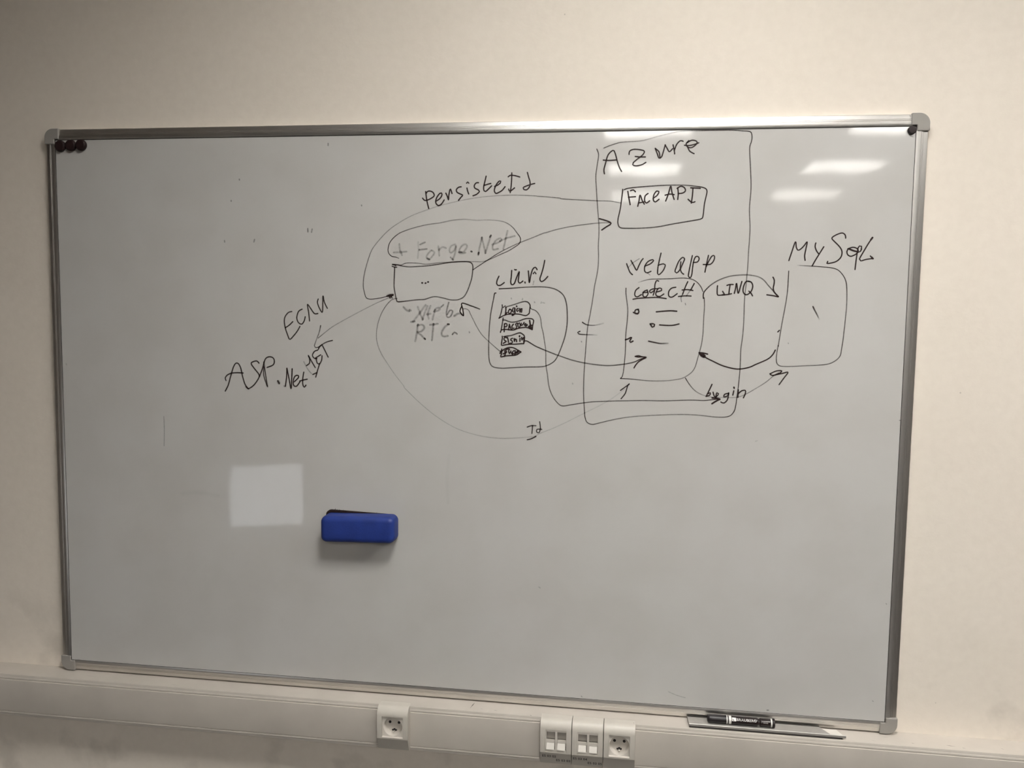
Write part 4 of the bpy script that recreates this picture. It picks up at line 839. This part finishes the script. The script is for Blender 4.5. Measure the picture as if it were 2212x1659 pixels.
# two lines of print too fine to read
for ang, half, hgt in ((.66, .0078, .0007), (.28, .0044, .0009)):
    vs, fs, x = [], [], -half
    while x < half - .0008:
        wd = random.uniform(.0007, .0016)
        k = len(vs)
        vs += [(x, -hgt), (x + wd, -hgt), (x + wd, hgt), (x, hgt)]
        fs.append((k, k + 1, k + 2, k + 3))
        x += wd + .0004
    wrap_print('fine_print', vs, fs, .6452, ang, .0080 + .00012, 'marker_print_grey', tailb)

# ------------------------------------------------------------------ cable trunking along the wall
TT, TB, TF = -.603, -.699, -.042           # top, bottom, front of the channel
TX0, TX1 = RX0 + .002, RX1 - .002
tk = thing('cable_trunking', 'long cream plastic cable trunking running along the wall under the whiteboard', 'cable trunking', P(.2, -.014, TB))
def channel_profile(front):
    return [(WALL_Y - .0002, TT), (front + .002, TT), (front + .0006, TT - .0004), (front, TT - .0018), (front, TB + .0018), (front + .0006, TB + .0004), (front + .002, TB), (WALL_Y - .0002, TB)]


m = MB()
for a, b, fr in ((TX0, -.1446, TF), (-.1446, -.0784, -.026), (-.0784, .1984, TF), (.1984, .3891, -.026), (.3891, TX1, TF)):
    m.prism(channel_profile(fr), lambda p, q, t: P(t, p, q), a, b)
m.build('channel', 'trunk_plastic', tk, smooth=True)
LID = [(TF + .0005, TT - .0060), (TF - .0006, TT - .0062), (TF - .0012, TT - .0072), (TF - .0012, TT - .0100), (TF - .0004, TT - .0106), (TF - .0004, TT - .0116), (TF - .0020, TT - .0124),
       (TF - .0022, TT - .0140), (TF - .0022, TB + .0130), (TF - .0018, TB + .0116), (TF - .0004, TB + .0110), (TF - .0004, TB + .0100), (TF - .0012, TB + .0094), (TF - .0012, TB + .0066), (TF + .0005, TB + .0058)]
for a, b, lb in ((TX0, -.1460, 'left length of trunking cover'), (-.0760, .1960, 'short trunking cover between socket and data outlets'), (.3900, TX1, 'right length of trunking cover')):
    MB().prism(LID, lambda p, q, t: P(t, p, q), a, b).build('trunking_cover', 'trunk_plastic', tk, smooth=True)['label'] = lb

# outlet modules: raised frame with chamfered top and bottom
MY = -.0562
MPROF = [(-.0263, TT - .0001), (TF + .0003, TT - .0001), (TF - .0040, TT - .0012), (TF - .0085, TT - .0040), (TF - .0118, TT - .0085), (TF - .0137, TT - .0130), (MY, TT - .0170)]
MLOW = [(MY, -.6695), (MY + .0004, -.6712), (MY + .0014, -.6728), (TF - .0022, TB + .0008), (TF + .0003, TB + .0001), (-.0263, TB + .0001)]
WZ0, WZ1 = -.6680, -.6225                  # window in the module frame


def module_frame(t, x0, x1):
    full = MPROF + MLOW
    m = MB()
    fr = lambda a, b, s: P(s, a, b)
    bx = .0102
    m.prism(full, fr, x0, x0 + bx)
    m.prism(full, fr, x1 - bx, x1)
    m.prism(MPROF + [(MY, WZ1), (-.0263, WZ1)], fr, x0 + bx, x1 - bx)
    m.prism([(-.0263, WZ0), (MY, WZ0)] + MLOW, fr, x0 + bx, x1 - bx)
    m.build('face_frame', 'module_plastic', t, smooth=True)
    return x0 + bx, x1 - bx


def power_socket(x0, x1, label):
    t = thing('power_socket', label, 'socket', P((x0 + x1) / 2, TF, TB), 'power sockets on the trunking')
    a, b = module_frame(t, x0, x1)
    cx, cz = (a + b) / 2, (WZ0 + WZ1) / 2
    hw, hh = (b - a) / 2 - .0003, (WZ1 - WZ0) / 2 - .0003
    yf, yb, r = MY + .0036, MY + .0052, .0196
    # square plate with a round opening, dished a little towards its lower edge
    n = 64
    m = MB()
    v, f = [], []
    for i in range(n):
        an = 2 * math.pi * i / n
        c, s = math.cos(an), math.sin(an)
        k = min(hw / abs(c) if abs(c) > 1e-6 else 9, hh / abs(s) if abs(s) > 1e-6 else 9)
        v += [P(cx + c * k, yf, cz + s * k), P(cx + c * r * 1.03, yf, cz + s * r * 1.03), P(cx + c * r, yf + .0006, cz + s * r), P(cx + c * r, yb, cz + s * r), P(cx + c * k, yb, cz + s * k)]
    for i in range(n):
        p, q = i * 5, ((i + 1) % n) * 5
        for j in range(5):
            f.append((p + j, q + j, q + (j + 1) % 5, p + (j + 1) % 5))
    m.add(v, f).build('insert_plate', 'insert_plastic', t, smooth=True)
    # lower lip of the window, sloping outwards
    MB().prism([(yf, WZ0 + .0002), (yf, WZ0 + .0020), (MY - .0003, WZ0 + .0006), (MY - .0003, WZ0 + .0002)], lambda p, q, s: P(s, p, q), a + .0004, b - .0004).build('lower_lip', 'insert_plastic', t)
    CF = -.0385
    to = lambda p, q, y: P(cx + p, y, cz + q)
    cup = MB().lathe([(r + .0004, yb - .0004), (r - .0002, yb), (r - .0006, CF - .0020), (r - .0016, CF - .0004), (r - .003, CF)], to, 48, False, True).build('socket_cup', 'insert_plastic', t, smooth=True)
    for s in (-1, 1):
        MB().lathe([(.0029, CF + .0002), (.0029, CF - .0006), (.0022, CF - .0007)], lambda p, q, y: P(cx + s * .0097 + p, y, cz + .0034 + q), 20).build('pin_hole', 'dark_hole', cup)
    # earth contact: three-lobed dark opening with a metal pin
    m = MB()
    for (px, pz, pr) in ((0, -.0122, .0024), (-.0037, -.0134, .0018), (.0037, -.0134, .0018), (0, -.0142, .0026)):
        m.lathe([(pr, CF + .0002), (pr, CF - .0008), (pr * .8, CF - .0009)], lambda p, q, y: P(cx + px + p, y, cz + pz + q), 16)
    m.build('earth_opening', 'dark_hole', cup)
    MB().lathe([(.0020, CF - .0008), (.0020, CF - .0060), (.0012, CF - .0074), (.0004, CF - .0078)], lambda p, q, y: P(cx + p, y, cz - .0142 + q), 20).build('earth_pin', 'earth_metal', cup, smooth=True)
    return t


def data_outlet(x0, x1, label, codes):
    t = thing('data_outlet', label, 'data outlet', P((x0 + x1) / 2, TF, TB), 'twin data outlets on the trunking')
    a, b = module_frame(t, x0, x1)
    yf, yb = MY + .0010, MY + .0030
    zt, zb = WZ1 - .0003, WZ0 + .0003
    pw = .0180
    xs = [a + .0022, a + .0242]
    pz1, pz0 = WZ1 - .0035, WZ0 + .0045
    m = MB()
    m.box(P(a + .0003, yf, pz1), P(b - .0003, yb, zt)).box(P(a + .0003, yf, zb), P(b - .0003, yb, pz0))
    for u0, u1 in ((a + .0003, xs[0]), (xs[0] + pw, xs[1]), (xs[1] + pw, b - .0003)):
        m.box(P(u0, yf, pz0), P(u1, yb, pz1))
    m.build('insert_plate', 'insert_plastic', t)
    for x in xs:
        u0, u1 = x + .0001, x + pw - .0001
        pr = MB().box(P(u0, TF - .0030, pz0), P(u1, TF - .0022, pz1)).build('port', 'shutter_plastic', t)
        pr['label'] = 'data port'
        MB().prism([(yb + .0008, pz1 - .0002), (yb + .0050, pz1 - .0170), (yb + .0056, pz1 - .0170), (yb + .0014, pz1 - .0002)], lambda p, q, s: P(s, p, q), u0, u1).build('shutter', 'shutter_plastic', pr)['label'] = 'grey-brown dust shutter'
        MB().box(P(u0, yf + .0012, pz1 - .0232), P(u1, yb + .0012, pz1 - .0172)).build('shutter_bar', 'insert_plastic', pr)
        MB().prism([(yf + .0022, pz1 - .0234), (yf - .0026, pz0 + .0016), (yf - .0026, pz0 + .0004), (yb + .002, pz0 + .0004), (yb + .002, pz1 - .0234)], lambda p, q, s: P(s, p, q), u0 + .0004, u1 - .0014).build('flap', 'flap_plastic', pr)['label'] = 'white lower flap'
    # number labels printed on the lower chamfer
    p0, p1 = Vector((MY + .0014, -.6728)), Vector((TF - .0022, TB + .0008))
    d = (p1 - p0)
    L = d.length
    d.normalize()
    nrm = Vector((-abs(d.y), -abs(d.x)))      # outwards and down
    for (code, xc, sdown) in codes:
        vs, fs = text_mesh(code, .0285, .0066, .018)
        v = [P(xc + u, p0.x + d.x * (sdown - w) + nrm.x * .00015, p0.y + d.y * (sdown - w) + nrm.y * .00015) for u, w in vs]
        MB().add(v, fs).build('printed_number', 'label_print', t)
    return t


power_socket(-.1445, -.0785, 'cream power socket standing alone on the trunking left of the data outlets')
data_outlet(.1985, .2616, 'twin data outlet on the trunking, the one farther from the power socket beside it', (('E5 03 02', .2170, .0070), ('E5 03 03', .2455, .0172)))
data_outlet(.2630, .3254, 'twin data outlet on the trunking, touching the right-hand power socket', (('E5 03 04', .2800, .0076), ('E5 03 05', .3098, .0176)))
power_socket(.3270, .3890, 'cream power socket on the trunking at the right end of the data outlets')

# pencil and scuff marks on the trunking top and covers
m, ink = MB(), []


def scuff(x0, y0, x1, y1, w, o):
    k = len(m.v)
    dx, dy = x1 - x0, y1 - y0
    L = math.hypot(dx, dy)
    nx, ny = -dy / L * w / 2, dx / L * w / 2
    for (x, y, s, q) in ((x0, y0, 0.4, o * .6), (x0 + dx * .4, y0 + dy * .4, 1, o), (x1, y1, .3, o * .5)):
        m.v += [P(x - nx * s, y - ny * s, TT + .0002), P(x + nx * s, y + ny * s, TT + .0002)]
        ink.extend([q, q])
    m.f.extend([(k, k + 1, k + 3, k + 2), (k + 2, k + 3, k + 5, k + 4)])


scuff(.0530, -.004, .0480, -.030, .0016, .85)
for x, y, l_, o in ((.920, -.028, .006, .5), (.985, -.026, .016, .6), (1.012, -.031, .006, .45), (1.085, -.022, .006, .35), (.870, -.012, .012, .25), (.845, -.030, .010, .2), (.098, -.030, .009, .4), (.070, -.028, .006, .25),
                    (.385, -.036, .002, .8), (.175, -.039, .004, .6), (-.62, -.03, .02, .15), (-.83, -.02, .03, .15)):
    scuff(x, y, x + l_, y - .002, .0018, o)
me = bpy.data.meshes.new('scuff_mark')
org = Vector(tk['_org'])
me.from_pydata([tuple(Vector(p) - org) for p in m.v], [], m.f)
me.attributes.new('ink', 'FLOAT', 'POINT').data.foreach_set('value', ink)
me.materials.append(MATS['dry_marker_ink'])
o = bpy.data.objects.new('scuff_mark', me)
col.objects.link(o)
o.parent = tk
o['label'] = 'small dark scuffs on the trunking'

# ------------------------------------------------------------------ desk and monitor whose screen shows as the pale square mirrored in the board
dk = thing('office_desk', 'plain wooden office desk carrying the lit monitor', 'desk', (-1.45, -1.95, 0))
MB().box((-2.15, -2.35, .69), (-.75, -1.50, .72)).build('desk_top', 'desk_wood', dk, bevel=.003)
for x in (-2.11, -.79):
    for y in (-2.30, -1.55):
        MB().box((x - .02, y - .02, 0), (x + .02, y + .02, .69)).build('leg', 'desk_metal', dk)
mo = thing('monitor', 'small lit monitor on the desk facing the whiteboard', 'monitor', (-1.18, -1.74, .72))
yaw, tilt, sw, sh = -.416, .25, .301, .254
ux = Vector((math.cos(yaw), math.sin(yaw), 0))
nn = Vector((-math.sin(yaw), math.cos(yaw), 0))
up = Vector((0, 0, 1)) * math.cos(tilt) - nn * math.sin(tilt)
fw = nn * math.cos(tilt) + Vector((0, 0, 1)) * math.sin(tilt)      # out of the screen
sb = Vector((-1.159, -1.654, .80))


def slab(u0, u1, v0, v1, d0, d1):
    v = [sb + ux * u + up * w + fw * d for d in (d0, d1) for (u, w) in ((u0, v0), (u1, v0), (u1, v1), (u0, v1))]
    return MB().add(v, [(0, 3, 2, 1), (4, 5, 6, 7), (0, 1, 5, 4), (1, 2, 6, 5), (2, 3, 7, 6), (3, 0, 4, 7)])


slab(-sw / 2 - .018, sw / 2 + .018, -.02, sh + .018, -.045, -.001).build('casing', 'monitor_plastic', mo, bevel=.004)
slab(-sw / 2, sw / 2, 0, sh, -.0008, .0004).build('screen', 'screen_glow', mo)
bc = sb + fw * -.06 + up * .08
MB().box((bc.x - .025, bc.y - .02, .735), (bc.x + .025, bc.y + .02, bc.z + .03)).build('stand_post', 'monitor_plastic', mo)
MB().box((bc.x - .11, bc.y - .09, .7202), (bc.x + .11, bc.y + .09, .736)).build('stand_foot', 'monitor_plastic', mo, bevel=.004)

for o in bpy.data.objects:
    if '_org' in o:
        del o['_org']
